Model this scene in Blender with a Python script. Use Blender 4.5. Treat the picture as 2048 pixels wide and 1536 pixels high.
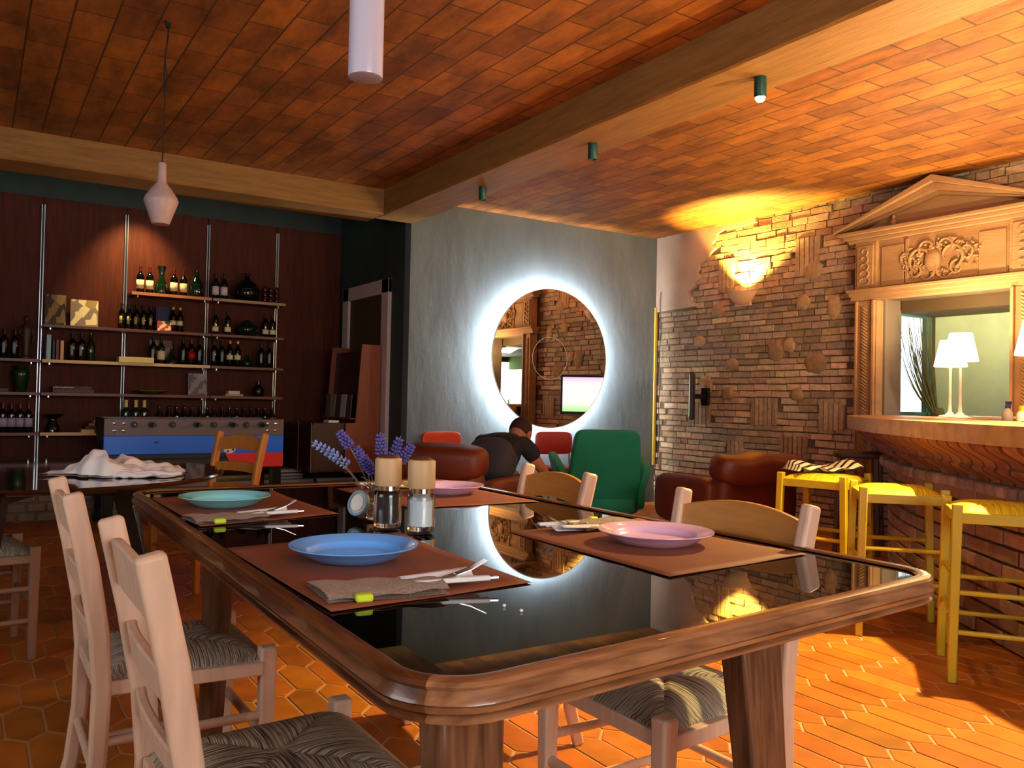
import bpy, math, random
from mathutils import Matrix, Vector
PI = math.pi
for o in list(bpy.data.objects): bpy.data.objects.remove(o)
S = bpy.context.scene
C = S.collection
V = Vector
random.seed(7)

# ------------------------------------------------------------------ camera, world, exposure
cam_d = bpy.data.cameras.new('camera'); cam = bpy.data.objects.new('camera', cam_d); C.objects.link(cam)
yaw, pitch, roll, FPX = 0.56984, 0.0183983, -0.0208615, 1681.57
cy, sy = math.cos(yaw), math.sin(yaw)
fw = V((sy*math.cos(pitch), cy*math.cos(pitch), math.sin(pitch)))
rt = V((cy, -sy, 0)); dn = fw.cross(rt)
r2 = rt*math.cos(roll)+dn*math.sin(roll); d2 = -rt*math.sin(roll)+dn*math.cos(roll)
m = Matrix((r2, -d2, -fw)).transposed().to_4x4(); m.translation = V((0, 0, 1.1))
cam.matrix_world = m
cam_d.sensor_width = 36; cam_d.lens = FPX*36/2048; cam_d.clip_start = 0.02
S.camera = cam
S.view_settings.view_transform = 'Standard'; S.view_settings.look = 'None'
S.view_settings.exposure = 0.0; S.view_settings.gamma = 1; S.view_settings.use_curve_mapping = False
W = bpy.data.worlds.new('world'); S.world = W; W.use_nodes = True
W.node_tree.nodes['Background'].inputs[0].default_value = (0.80, 0.95, 1.0, 1)
W.node_tree.nodes['Background'].inputs[1].default_value = 3.0

def light(name, kind, loc, energy, color, size=0.1, target=None, **k):
    d = bpy.data.lights.new(name, kind); d.energy = energy; d.color = color
    if kind == 'AREA':
        d.shape = 'RECTANGLE'; d.size = size; d.size_y = k.get('sy', size)
    elif kind == 'SPOT':
        d.spot_size = k.get('angle', 1.2); d.spot_blend = k.get('blend', .5); d.shadow_soft_size = size
    else: d.shadow_soft_size = size
    o = bpy.data.objects.new(name, d); C.objects.link(o); o.location = loc
    if target is not None:
        o.rotation_euler = (V(target)-V(loc)).to_track_quat('-Z', 'Y').to_euler()
    return o
WARM = (1.0, 0.56, 0.20); WARM2 = (1.0, 0.66, 0.34)
# daylight through the two windows behind the camera
light('window_daylight', 'AREA', (0.9, -2.42, 1.75), 92, (1.0, 0.93, 0.88), 2.2, (0.9, 3.5, 1.1), sy=1.3)
light('window_daylight_side', 'AREA', (-2.12, 1.6, 1.7), 16, (0.85, 0.92, 1.0), 2.0, (3, 2.4, 1.0), sy=1.2)
# ceiling downlight over the bar, the lit tube under the beam, alcove spot on the panelling
light('bar_downlight', 'SPOT', (4.18, 1.98, 2.86), 1350, (1.0, 0.72, 0.26), 0.035, (3.0, 2.0, 0), angle=1.35, blend=.7)
light('beam_downlight', 'SPOT', (3.2, 2.80, 2.60), 230, (1.0, 0.62, 0.25), 0.03, (3.2, 2.8, 0), angle=1.9, blend=.7)
light('alcove_spot', 'SPOT', (1.25, 8.22, 3.0), 130, (1.0, 0.72, 0.28), 0.03, (1.28, 8.73, 1.95), angle=1.25, blend=.9)
# bulbs of the bar lamps and the wall uplight
LAMPS = [(6.09, 3.49, .55), (5.76, 3.23, .57), (4.86, 2.30, .54), (4.0, 1.10, .54)]
for i, (x, y, h) in enumerate(LAMPS):
    light('lamp_bulb', 'POINT', (x, y, 1.035+h+.012), (60, 60, 130, 260)[i], (1.0, 0.72, 0.36), 0.04)
light('added_kitchen_fill', 'AREA', (6.88, 3.0, 1.875), 14, (.95, 1.0, .88), .3, (7.02, 3.35, 1.0), sy=.3)  # unseen fill lamp added to brighten the pale green kitchen wall
light('kitchen_daylight', 'AREA', (8.48, .35, 1.45), 30, (.92, 1.0, .95), 1.5, (7.1, 3.9, 1.3), sy=.7)
light('sconce_bulb', 'SPOT', (6.25, 5.73, 2.22), 360, (1.0, 0.68, 0.12), 0.04, (6.33, 5.62, 3.0), angle=2.0, blend=.35)

# ------------------------------------------------------------------ materials
def hx(h):
    h = h.lstrip('#'); c = [int(h[i:i+2], 16)/255 for i in (0, 2, 4)]
    return tuple(x/12.92 if x <= .04045 else ((x+.055)/1.055)**2.4 for x in c)+(1,)
MATS = {}
def mat(name, col, rough=.5, metal=0, spec=.5, noise=0, nscale=8, bump=0, bscale=60, stretch=(1, 1, 1), tint=False,
        trans=0, ior=1.5, coat=0, emit=None, estr=0, col2=None, fn=None, coords='Object', sheen=0):
    if name in MATS: return MATS[name]
    M = bpy.data.materials.new(name); M.use_nodes = True; MATS[name] = M
    nt = M.node_tree; N = nt.nodes; L = nt.links; b = N['Principled BSDF']
    b.inputs['Base Color'].default_value = hx(col); b.inputs['Roughness'].default_value = rough
    b.inputs['Metallic'].default_value = metal; b.inputs['IOR'].default_value = ior
    b.inputs['Specular IOR Level'].default_value = spec
    b.inputs['Transmission Weight'].default_value = trans; b.inputs['Coat Weight'].default_value = coat
    b.inputs['Sheen Weight'].default_value = sheen
    if emit: b.inputs['Emission Color'].default_value = hx(emit); b.inputs['Emission Strength'].default_value = estr
    tc = N.new('ShaderNodeTexCoord'); mp = N.new('ShaderNodeMapping'); mp.inputs['Scale'].default_value = stretch
    L.new(tc.outputs[coords], mp.inputs['Vector'])
    last = None
    if noise or col2:
        n = N.new('ShaderNodeTexNoise'); n.inputs['Scale'].default_value = nscale; n.inputs['Detail'].default_value = 6
        L.new(mp.outputs[0], n.inputs['Vector'])
        mx = N.new('ShaderNodeMix'); mx.data_type = 'RGBA'
        r = N.new('ShaderNodeMapRange'); r.inputs[1].default_value = .3; r.inputs[2].default_value = .7
        L.new(n.outputs['Fac'], r.inputs[0]); L.new(r.outputs[0], mx.inputs[0])
        c1 = hx(col); c2 = hx(col2) if col2 else tuple(x*(1-noise) for x in c1[:3])+(1,)
        mx.inputs[6].default_value = c1; mx.inputs[7].default_value = c2
        last = mx.outputs[2]
    if tint:
        at = N.new('ShaderNodeAttribute'); at.attribute_name = 'tint'
        mu = N.new('ShaderNodeMix'); mu.data_type = 'RGBA'; mu.blend_type = 'MULTIPLY'; mu.inputs[0].default_value = 1
        if last: L.new(last, mu.inputs[6])
        else: mu.inputs[6].default_value = hx(col)
        L.new(at.outputs['Color'], mu.inputs[7]); last = mu.outputs[2]
    if last: L.new(last, b.inputs['Base Color'])
    if bump:
        n2 = N.new('ShaderNodeTexNoise'); n2.inputs['Scale'].default_value = bscale; n2.inputs['Detail'].default_value = 8
        L.new(mp.outputs[0], n2.inputs['Vector'])
        bp = N.new('ShaderNodeBump'); bp.inputs['Strength'].default_value = bump; bp.inputs['Distance'].default_value = .01
        L.new(n2.outputs['Fac'], bp.inputs['Height']); L.new(bp.outputs[0], b.inputs['Normal'])
    if fn: fn(nt, b, mp)
    return M

m_plaster = mat('grey_plaster', '6e7c84', .75, noise=.25, nscale=3, bump=.5, bscale=9, stretch=(1.2, 1, .5), col2='5c686e')
m_green_wall = mat('dark_green_paint', '2f3d3a', .7, noise=.2)
def groove(nt, b, mp):
    N, L = nt.nodes, nt.links
    w = N.new('ShaderNodeTexWave'); w.wave_type = 'BANDS'; w.bands_direction = 'X'; w.inputs['Scale'].default_value = 26
    tc = N.new('ShaderNodeTexCoord'); L.new(tc.outputs['Object'], w.inputs['Vector'])
    bp = N.new('ShaderNodeBump'); bp.inputs['Strength'].default_value = .12; bp.inputs['Distance'].default_value = .002
    L.new(w.outputs['Fac'], bp.inputs['Height']); L.new(bp.outputs[0], b.inputs['Normal'])
m_panel = mat('mahogany_panelling', '582312', .62, spec=.2, noise=.4, nscale=6, stretch=(6, 1, .6), fn=groove)
m_shelfdark = mat('dark_shelf_wood', '6b2415', .4, noise=.4, nscale=4, stretch=(1, 8, 1))
m_shelfedge = mat('cream_shelf_edge', 'd9b987', .5)
m_alu = mat('aluminium', 'b8c0c8', .3, metal=1)
m_plasterw = mat('white_plaster', 'b89e8a', .8, noise=.15, nscale=5, bump=.4, bscale=14)
m_stone = mat('sandstone', 'a87e54', .75, noise=.22, nscale=5, bump=.35, bscale=40, stretch=(1, .5, 2))
m_step = mat('step_stone', '8a7766', .7, noise=.4, nscale=9, bump=.8, bscale=25)
m_step_top = mat('step_cap', 'a89480', .6, noise=.2)
m_brick = mat('old_brick', 'd2b694', .85, noise=.35, nscale=22, bump=.6, bscale=70, tint=True)
m_mortar = mat('mortar', '74624e', .95, noise=.3, bump=.6, bscale=40)
m_barbrick = mat('bar_brick', 'c6a894', .85, noise=.3, nscale=20, bump=.7, bscale=60, tint=True)
m_redbrick = mat('red_shaped_brick', 'a87258', .85, noise=.3, nscale=18, bump=.3, bscale=60, tint=True)
m_counter = mat('counter_stone', 'c49a62', .45, noise=.3, nscale=14, bump=.3, bscale=30, col2='a07848')
m_tile = mat('terracotta_tile', 'b86c22', .40, spec=.3, noise=.35, nscale=7, bump=.10, bscale=18, tint=True)
m_grout = mat('floor_grout', 'b08a6c', .8, noise=.2)
m_beam = mat('beam_wood', 'a3753a', .62, noise=.4, nscale=7, bump=.5, bscale=22, stretch=(.5, .5, 5), col2='86602c')
m_beam2 = mat('beam_wood_long', 'a3753a', .62, noise=.4, nscale=7, bump=.5, bscale=22, stretch=(5, .5, 5), col2='86602c')
m_walnut = mat('walnut', '7c4a2a', .28, noise=.5, nscale=7, stretch=(9, 1.2, 9), col2='47240f', coat=.35)
m_walnutx = mat('walnut_cross', 'a8744e', .28, noise=.5, nscale=7, stretch=(1.2, 9, 9), col2='6c4228', coat=.35)
m_walnutv = mat('walnut_leg', '7e5438', .4, noise=.45, nscale=8, stretch=(9, 9, .8), col2='462614')
m_glass_top = mat('black_glass', '050403', .015, spec=.45, ior=1.5)
m_beech = mat('beech', 'dcb498', .48, noise=.18, nscale=8, stretch=(7, 7, .8), bump=.05, bscale=40)
m_beech2 = mat('honey_beech', 'c8863e', .45, noise=.2, nscale=8, stretch=(1, 7, 7))
m_orange = mat('orange_beech', 'c98238', .45, noise=.2, nscale=8, stretch=(5, 5, 1))
m_darkwood = mat('dark_stool_wood', '5c3319', .45, noise=.3)
m_black = mat('black_lacquer', '0c0b0c', .22)
m_yellow = mat('yellow_lacquer', 'c4a818', .38, noise=.12, nscale=9)
def straw(nt, b, mp, ca='c6b29a', cb='3a2c22', freq=330, lit=None):
    N, L = nt.nodes, nt.links
    uv = N.new('ShaderNodeUVMap'); uv.uv_map = 'UVMap'
    sc = N.new('ShaderNodeMapping'); sc.inputs['Scale'].default_value = (freq, 9.0, 1); L.new(uv.outputs[0], sc.inputs['Vector'])
    n = N.new('ShaderNodeTexNoise'); n.inputs['Scale'].default_value = 1.0; n.inputs['Detail'].default_value = 3; n.inputs['Roughness'].default_value = .65; n.inputs['Distortion'].default_value = .15
    L.new(sc.outputs[0], n.inputs['Vector'])
    r = N.new('ShaderNodeMapRange'); r.inputs[1].default_value = .40; r.inputs[2].default_value = .60; L.new(n.outputs['Fac'], r.inputs[0])
    mx = N.new('ShaderNodeMix'); mx.data_type = 'RGBA'; mx.inputs[6].default_value = hx(cb); mx.inputs[7].default_value = hx(ca)
    L.new(r.outputs[0], mx.inputs[0]); L.new(mx.outputs[2], b.inputs['Base Color'])
    bp = N.new('ShaderNodeBump'); bp.inputs['Strength'].default_value = 1; bp.inputs['Distance'].default_value = .004
    L.new(n.outputs['Fac'], bp.inputs['Height']); L.new(bp.outputs[0], b.inputs['Normal'])
m_rush = mat('rush_straw', '8f7a62', .6, fn=straw)
m_rushy = mat('yellow_rush', 'd6b400', .5, fn=lambda nt, b, mp: straw(nt, b, mp, 'e8c81e', 'b89000', 120))
m_leather = mat('brown_leather', '6e2b15', .46, noise=.35, nscale=5, bump=.12, bscale=90)
m_green = mat('green_velvet', '088a66', .75, sheen=0, noise=.2, nscale=4)
m_red = mat('red_vinyl', 'a3130f', .4)
m_orangered = mat('orange_red_vinyl', 'd2401f', .45)
m_chrome = mat('chrome', 'd8d8d8', .12, metal=1)
m_steel = mat('steel', 'b0b0b4', .2, metal=1)
m_white = mat('white_enamel', 'e8e4e0', .35)
m_opal = mat('opal_glass', 'c9bfd0', .25, coat=.3)
m_opal2 = mat('speckled_opal_glass', 'c4a8a4', .35, noise=.12, nscale=30)
m_opalin = mat('opal_glass_inside', 'a8949a', .5)
m_paper = mat('brown_paper', '8a4a2e', .65, noise=.15, nscale=10, bump=.1, bscale=80)
m_burlap = mat('burlap', 'c0a898', .9, noise=.35, nscale=160, bump=.8, bscale=300)
m_napkin = mat('white_napkin', 'e6e0e6', .85, bump=.2, bscale=40)
m_cloth = mat('white_cloth', 'ece0dc', .85, bump=.3, bscale=12)
m_lime = mat('lime_ribbon', 'c8dc28', .5)
m_blueplate = mat('blue_glaze', '6aaeff', .18, coat=.4)
m_tealplate = mat('turquoise_glaze', '8adbe4', .18, coat=.4)
m_pinkplate = mat('pink_glaze', 'e4b8d8', .18, coat=.4)
m_woodcap = mat('mill_wood', 'd6ac7c', .5, noise=.15, nscale=9, stretch=(6, 6, 1))
m_glass = mat('clear_glass', 'ffffff', .02, trans=1, ior=1.45)
m_pepper = mat('peppercorns', '1a1416', .5, noise=.5, nscale=120)
m_salt = mat('salt', 'e4f0f8', .7, bump=.3, bscale=120)
m_bluerub = mat('pale_blue_rubber', '7f9db4', .4)
m_cork = mat('cream_ceramic', 'd8cbb8', .4)
m_lav = mat('lavender_petals', '7468b8', .7, noise=.4, nscale=60, col2='4a4694')
m_lav2 = mat('pale_lavender_petals', '9cb0dc', .7, noise=.4, nscale=60, col2='6c7cc0')
m_stem = mat('dry_stem', '8a8068', .8)
m_bottle = mat('dark_bottle_glass', '07090a', .06, coat=.5)
m_bottleg = mat('green_bottle_glass', '0e2410', .06, coat=.5)
m_demi = mat('demijohn_glass', '0a140c', .05, coat=.6)
m_label = mat('cream_label', 'efe0b4', .6)
m_labelw = mat('white_label', 'd8ccd4', .6)
m_gold = mat('gold_foil', 'd8b040', .35, metal=.3)
m_redfoil = mat('dark_red_foil', '5a1418', .4)
m_blue = mat('blue_laminate', '0a74ff', .3)
m_redlam = mat('red_laminate', 'e01818', .35)
m_apron = mat('grey_brown_laminate', '6c5a5c', .4, noise=.1)
m_rubber = mat('black_rubber', '141214', .5)
m_cab = mat('cabinet_veneer', '8f4024', .42, noise=.3, nscale=6, stretch=(5, 5, .8))
m_cabdark = mat('cabinet_dark', '38140e', .4)
m_doorframe = mat('door_frame_paint', 'd4bcb2', .6)
m_doorpan = mat('door_olive', '4a3b22', .6)
m_skin = mat('skin', 'a86a50', .6)
m_shirt = mat('black_shirt', '17151b', .85)
m_vest = mat('charcoal_cloth', '34343c', .85)
m_hair = mat('dark_hair', '2a1512', .8)
m_jean = mat('dark_trousers', '20222c', .85)
m_kgreen = mat('kitchen_pale_green', 'c2dcb8', .7, noise=.1)
m_kbrown = mat('kitchen_reveal', '857362', .7)
m_kceil = mat('kitchen_dark_ceiling', '4a3820', .7)
m_blind = mat('green_blind', '5c7c34', .8)
m_led = mat('led_strip', 'ffffff', .5, emit='f4fbff', estr=350)
m_mirror = mat('mirror_silver', 'e8e0d8', .01, metal=1)
m_mirred = mat('mirror_rim', 'dfe4e4', .2)
m_shade = mat('lit_shade', 'fff0c8', .7, emit='ffe9ae', estr=3.2)
m_bulb = mat('lit_lens', 'ffffff', .5, emit='ffd890', estr=60)
m_sconce = mat('sconce_plaster', 'cfa27a', .6)
m_spotgreen = mat('spot_green_metal', '1d4a44', .4, metal=.3)
m_screen = mat('screen', 'ffffff', .4, fn=None)
m_mag = [mat('magazine_%s' % c, c, .5) for c in ('9a8468', '6f5a44', 'c0b8a8', '4a3a34', 'b08850')]
m_cordb = mat('black_cord', '14100e', .6)
m_twig = mat('dry_twig', '5c5a2c', .8, noise=.3)
m_yplastic = mat('yellow_plastic', 'e0c010', .4)
m_bplastic = mat('blue_plastic', '3038a0', .4)
m_cplastic = mat('milky_plastic', 'd8d4c8', .4)
m_brass = mat('yellow_strip', 'd8b040', .5)

# ------------------------------------------------------------------ mesh helper
class MB:
    def __init__(s): s.v = []; s.f = []; s.mi = []; s.t = []; s.uv = []; s.T = Matrix(); s.smooth = []
    def add(s, vs, fs, mi=0, tint=None, uvs=None, sm=True):
        b = len(s.v); T = s.T
        s.v += [tuple(T @ V(p)) for p in vs]
        for i, f in enumerate(fs):
            s.f.append([b+k for k in f]); s.mi.append(mi); s.t.append(tint or (1, 1, 1)); s.smooth.append(sm)
            s.uv.append([uvs[k] for k in f] if uvs else None)
    def box(s, c, d, rz=0, mi=0, tint=None, R=None):
        x, y, z = (q/2 for q in d); M = Matrix.Translation(V(c)) @ (R if R is not None else Matrix.Rotation(rz, 4, 'Z'))
        vs = [M @ V((i*x, j*y, k*z)) for i in (-1, 1) for j in (-1, 1) for k in (-1, 1)]
        s.add(vs, [(0, 1, 3, 2), (4, 6, 7, 5), (0, 4, 5, 1), (2, 3, 7, 6), (0, 2, 6, 4), (1, 5, 7, 3)], mi, tint, sm=False)
    def prism(s, poly, z0, z1, mi=0, tint=None):          # poly in xy
        n = len(poly); vs = [(x, y, z0) for x, y in poly]+[(x, y, z1) for x, y in poly]
        s.add(vs, [list(range(n))[::-1], list(range(n, 2*n))]+[(i, (i+1) % n, n+(i+1) % n, n+i) for i in range(n)], mi, tint)
    def lathe(s, prof, seg=24, c=(0, 0, 0), M=None, mi=0, cap=True):
        M = Matrix.Translation(V(c)) @ (M if M is not None else Matrix())
        vs = []; fs = []
        for r, z in prof:
            for k in range(seg):
                a = 2*PI*k/seg; vs.append(M @ V((r*math.cos(a), r*math.sin(a), z)))
        for i in range(len(prof)-1):
            for k in range(seg):
                k2 = (k+1) % seg; fs.append((i*seg+k, i*seg+k2, (i+1)*seg+k2, (i+1)*seg+k))
        if cap:
            if prof[0][0] > 1e-5: fs.append(list(range(seg))[::-1])
            if prof[-1][0] > 1e-5: fs.append([(len(prof)-1)*seg+k for k in range(seg)])
        s.add(vs, fs, mi)
    def tube(s, pts, r, seg=8, mi=0, cap=True):
        pts = [V(p) for p in pts]; n = len(pts); rs = r if isinstance(r, (list, tuple)) else [r]*n
        vs = []; fs = []; up = None
        for i, p in enumerate(pts):
            t = (pts[min(i+1, n-1)]-pts[max(i-1, 0)]).normalized()
            if up is None: up = V((0, 0, 1)) if abs(t.z) < .9 else V((1, 0, 0))
            a = t.cross(up).normalized(); up = a.cross(t).normalized()
            for k in range(seg):
                th = 2*PI*k/seg; vs.append(p+(a*math.cos(th)+up*math.sin(th))*rs[i])
        for i in range(n-1):
            for k in range(seg):
                k2 = (k+1) % seg; fs.append((i*seg+k, i*seg+k2, (i+1)*seg+k2, (i+1)*seg+k))
        if cap: fs += [list(range(seg))[::-1], [(n-1)*seg+k for k in range(seg)]]
        s.add(vs, fs, mi)
    def bar(s, pts, secs, up=(0, 0, 1), mi=0, closed=False):   # rectangular section swept: secs = (w along side, h along up)
        pts = [V(p) for p in pts]; n = len(pts); vs = []; fs = []; up = V(up)
        for i, p in enumerate(pts):
            t = (pts[min(i+1, n-1)]-pts[max(i-1, 0)]).normalized()
            a = t.cross(up).normalized(); u = a.cross(t).normalized(); w, h = secs[i] if isinstance(secs, list) else secs
            for q, r_ in ((-1, -1), (1, -1), (1, 1), (-1, 1)): vs.append(p+a*q*w/2+u*r_*h/2)
        for i in range(n-1):
            for k in range(4):
                k2 = (k+1) % 4; fs.append((i*4+k, i*4+k2, i*4+4+k2, i*4+4+k))
        fs += [(3, 2, 1, 0), tuple((n-1)*4+k for k in range(4))]
        s.add(vs, fs, mi)
    def grid(s, fn, nu, nv, mi=0, uvf=None):
        vs = []; uvs = []
        for i in range(nu+1):
            for j in range(nv+1):
                vs.append(fn(i/nu, j/nv)); uvs.append(uvf(i/nu, j/nv) if uvf else (i/nu, j/nv))
        fs = [(i*(nv+1)+j, (i+1)*(nv+1)+j, (i+1)*(nv+1)+j+1, i*(nv+1)+j+1) for i in range(nu) for j in range(nv)]
        s.add(vs, fs, mi, uvs=uvs)
    def blob(s, c, d, e=.5, R=None, mi=0, nu=24, nv=14, fn=None):   # superellipsoid cushion
        M = Matrix.Translation(V(c)) @ (R if R is not None else Matrix())
        p = lambda x: math.copysign(abs(x)**e, x)
        vs = []; fs = []
        for i in range(nv+1):
            ph = -PI/2+PI*i/nv
            for k in range(nu):
                th = 2*PI*k/nu
                q = V((d[0]/2*p(math.cos(ph))*p(math.cos(th)), d[1]/2*p(math.cos(ph))*p(math.sin(th)), d[2]/2*p(math.sin(ph))))
                if fn: q = fn(q)
                vs.append(M @ q)
        for i in range(nv):
            for k in range(nu):
                k2 = (k+1) % nu; fs.append((i*nu+k, i*nu+k2, (i+1)*nu+k2, (i+1)*nu+k))
        s.add(vs, fs, mi)
    def build(s, name, mats, parent=None, bevel=0, ang=40, seg=2, solid=0):
        me = bpy.data.meshes.new(name); me.from_pydata(s.v, [], s.f)
        if not isinstance(mats, (list, tuple)): mats = [mats]
        for q in mats: me.materials.append(q)
        me.polygons.foreach_set('material_index', s.mi)
        me.polygons.foreach_set('use_smooth', [True]*len(s.f))
        if any(t != (1, 1, 1) for t in s.t):
            a = me.attributes.new('tint', 'FLOAT_COLOR', 'FACE')
            a.data.foreach_set('color', [x for t in s.t for x in (*t, 1)])
        if any(s.uv):
            u = me.uv_layers.new(name='UVMap'); k = 0
            for f, q in zip(s.f, s.uv):
                for j in range(len(f)):
                    if q: u.data[k].uv = q[j]
                    k += 1
        me.validate(); me.update()
        me.set_sharp_from_angle(angle=math.radians(ang))
        o = bpy.data.objects.new(name, me); C.objects.link(o)
        if parent is not None: o.parent = parent
        if solid:
            md = o.modifiers.new('solid', 'SOLIDIFY'); md.thickness = solid; md.offset = 0
        if bevel:
            md = o.modifiers.new('bevel', 'BEVEL'); md.width = bevel; md.segments = seg; md.limit_method = 'ANGLE'; md.angle_limit = math.radians(35)
        return o
def tag(o, label, cat, group=None, kind=None):
    o['label'] = label; o['category'] = cat
    if group: o['group'] = group
    if kind: o['kind'] = kind
    return o
def thing(name, label, cat, loc=(0, 0, 0), rz=0, group=None):
    o = bpy.data.objects.new(name, None); C.objects.link(o); o.location = loc; o.rotation_euler = (0, 0, rz)
    o.empty_display_size = .05
    return tag(o, label, cat, group)
def struct(o): o['kind'] = 'structure'; return o
def copy_tree(o, parent=None):
    c = o.copy(); C.objects.link(c)
    if parent is not None: c.parent = parent
    for ch in list(o.children): copy_tree(ch, c)
    return c
def dup(root, loc, rz=0, label=None, group=None):
    c = copy_tree(root); c.location = loc; c.rotation_euler = (0, 0, rz)
    if label: c['label'] = label
    if group: c['group'] = group
    return c
def bx(name, c, d, mt, parent=None, bevel=.002, rz=0, R=None):
    b = MB(); b.box(c, d, rz, R=R); return b.build(name, mt, parent, bevel=bevel)

# ------------------------------------------------------------------ floor: picket hexagon tiles along Y
def floor_tiles():
    b = MB(); b.box((1.95, 3.2, -.03), (9.3, 12.6, .054), mi=1)
    hw, st, tip, g = .0585, .1175, .058, .0024; pitch = .2915
    y0 = 3.208; x0 = 1.108
    rnd = random.Random(3)
    for j in range(-20, 20):
        for i in range(-42, 48):
            x = x0+i*2*hw+(hw if j % 2 else 0); y = y0+j*pitch
            if not (-2.5 < x < 6.4 and -2.6 < y < 8.9): continue
            pts = [(x-hw, y-st), (x, y-st-tip), (x+hw, y-st), (x+hw, y+st), (x, y+st+tip), (x-hw, y+st)]
            sh = lambda k: [(x+(px-x)*(1-k/hw), y+(py-y)*(1-k/(st+tip)*1.6)) for px, py in pts]
            lo = sh(g); hi = sh(g+.0035)
            dz = rnd.uniform(-.0006, .0006)
            v = rnd.uniform(.72, 1.12); t = (v*rnd.uniform(.94, 1.06), v*rnd.uniform(.84, 1.08), v*rnd.uniform(.75, 1.1))
            vs = [(p, q, -.0045) for p, q in lo]+[(p, q, dz) for p, q in hi]
            b.add(vs, [(6, 7, 8, 9, 10, 11)]+[(k, (k+1) % 6, 6+(k+1) % 6, 6+k) for k in range(6)], 0, t)
    return struct(b.build('floor', [m_tile, m_grout], ang=15))
floor_tiles()

# ------------------------------------------------------------------ ceiling tiles
def ceil_fn(nt, b, mp):
    N, L = nt.nodes, nt.links
    tc = N.new('ShaderNodeTexCoord'); mp2 = N.new('ShaderNodeMapping'); mp2.inputs['Rotation'].default_value = (0, 0, PI/2)
    L.new(tc.outputs['Object'], mp2.inputs['Vector'])
    br = N.new('ShaderNodeTexBrick'); L.new(mp2.outputs[0], br.inputs['Vector'])
    br.inputs['Scale'].default_value = 1; br.inputs['Brick Width'].default_value = .36; br.inputs['Row Height'].default_value = .18
    br.inputs['Mortar Size'].default_value = .0055; br.inputs['Mortar Smooth'].default_value = .3; br.inputs['Bias'].default_value = -.1
    br.inputs['Color1'].default_value = hx('a4621a'); br.inputs['Color2'].default_value = hx('7c440f'); br.inputs['Mortar'].default_value = hx('54300f')
    n = N.new('ShaderNodeTexNoise'); n.inputs['Scale'].default_value = 2.6; n.inputs['Detail'].default_value = 9; n.inputs['Roughness'].default_value = .7
    mp3 = N.new('ShaderNodeMapping'); mp3.inputs['Scale'].default_value = (2.2, .8, 1); L.new(tc.outputs['Object'], mp3.inputs['Vector']); L.new(mp3.outputs[0], n.inputs['Vector'])
    r = N.new('ShaderNodeMapRange'); r.inputs[1].default_value = .35; r.inputs[2].default_value = .68; r.inputs[3].default_value = .5; r.inputs[4].default_value = 1.5
    L.new(n.outputs['Fac'], r.inputs[0])
    mu = N.new('ShaderNodeMix'); mu.data_type = 'RGBA'; mu.blend_type = 'MULTIPLY'; mu.inputs[0].default_value = 1
    L.new(br.outputs['Color'], mu.inputs[6]); L.new(r.outputs[0], mu.inputs[7]); L.new(mu.outputs[2], b.inputs['Base Color'])
    mth = N.new('ShaderNodeMath'); mth.operation = 'MULTIPLY'; mth.inputs[1].default_value = -1; L.new(br.outputs['Fac'], mth.inputs[0])
    ad = N.new('ShaderNodeMath'); ad.operation = 'ADD'; L.new(mth.outputs[0], ad.inputs[0]); L.new(n.outputs['Fac'], ad.inputs[1])
    bp = N.new('ShaderNodeBump'); bp.inputs['Strength'].default_value = .7; bp.inputs['Distance'].default_value = .012
    L.new(ad.outputs[0], bp.inputs['Height']); L.new(bp.outputs[0], b.inputs['Normal'])
m_ceil = mat('ceiling_terracotta', 'b8641f', .72, fn=ceil_fn)
b = MB(); b.box((1.95, 2.35, 2.97), (9.3, 9.9, .1)); struct(b.build('ceiling', m_ceil))
b = MB(); b.box((.4, 8.0, 3.2), (6.1, 1.7, .1)); struct(b.build('ceiling', m_green_wall))

# beams
def beam(name, c, d, mt, axis):
    b = MB(); n = 46; L_ = d[axis]; o_ax = 1-axis; rnd = random.Random(int(c[0]*100))
    def sec(k):
        t = -L_/2+L_*k/n; j = lambda: rnd.uniform(-.006, .006)
        w = d[o_ax]/2; h = d[2]/2; cz = .012
        pts = [(-w, h), (-w, -h+cz+j()), (-w+cz+j(), -h), (w-cz+j(), -h), (w, -h+cz+j()), (w, h)]
        out = []
        for a, z in pts:
            p = [0, 0, z]; p[axis] = t; p[o_ax] = a; out.append((c[0]+p[0], c[1]+p[1], c[2]+z))
        return out
    vs = []
    for k in range(n+1): vs += sec(k)
    fs = []
    for k in range(n):
        for q in range(6): fs.append((k*6+q, k*6+(q+1) % 6, k*6+6+(q+1) % 6, k*6+6+q))
    fs += [(0, 1, 2, 3, 4, 5), tuple(n*6+q for q in range(6))]
    b.add(vs, fs); return struct(b.build(name, mt, ang=25))
beam('trim_1', (3.18, 2.26, 2.812), (.38, 9.5, .224), m_beam2, 1)
beam('trim_2', (.32, 7.005, 2.83), (5.34, .39, .26), m_beam, 0)

# ------------------------------------------------------------------ walls
def wall(name, c, d, mt): b = MB(); b.box(c, d); return struct(b.build(name, mt))
wall('wall_back', (4.93, 7.06, 1.46), (3.16, .12, 2.94), m_plaster)
wall('wall_alcove_right', (3.41, 7.96, 1.6), (.12, 1.68, 3.2), m_green_wall)
wall('wall_alcove_back', (.4, 8.82, 1.6), (6.1, .1, 3.2), m_green_wall)
wall('wall_alcove_left', (-2.4, 8.0, 1.6), (.12, 1.7, 3.2), m_green_wall)
m_side = mat('room_plaster', '8a7460', .8)
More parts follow.
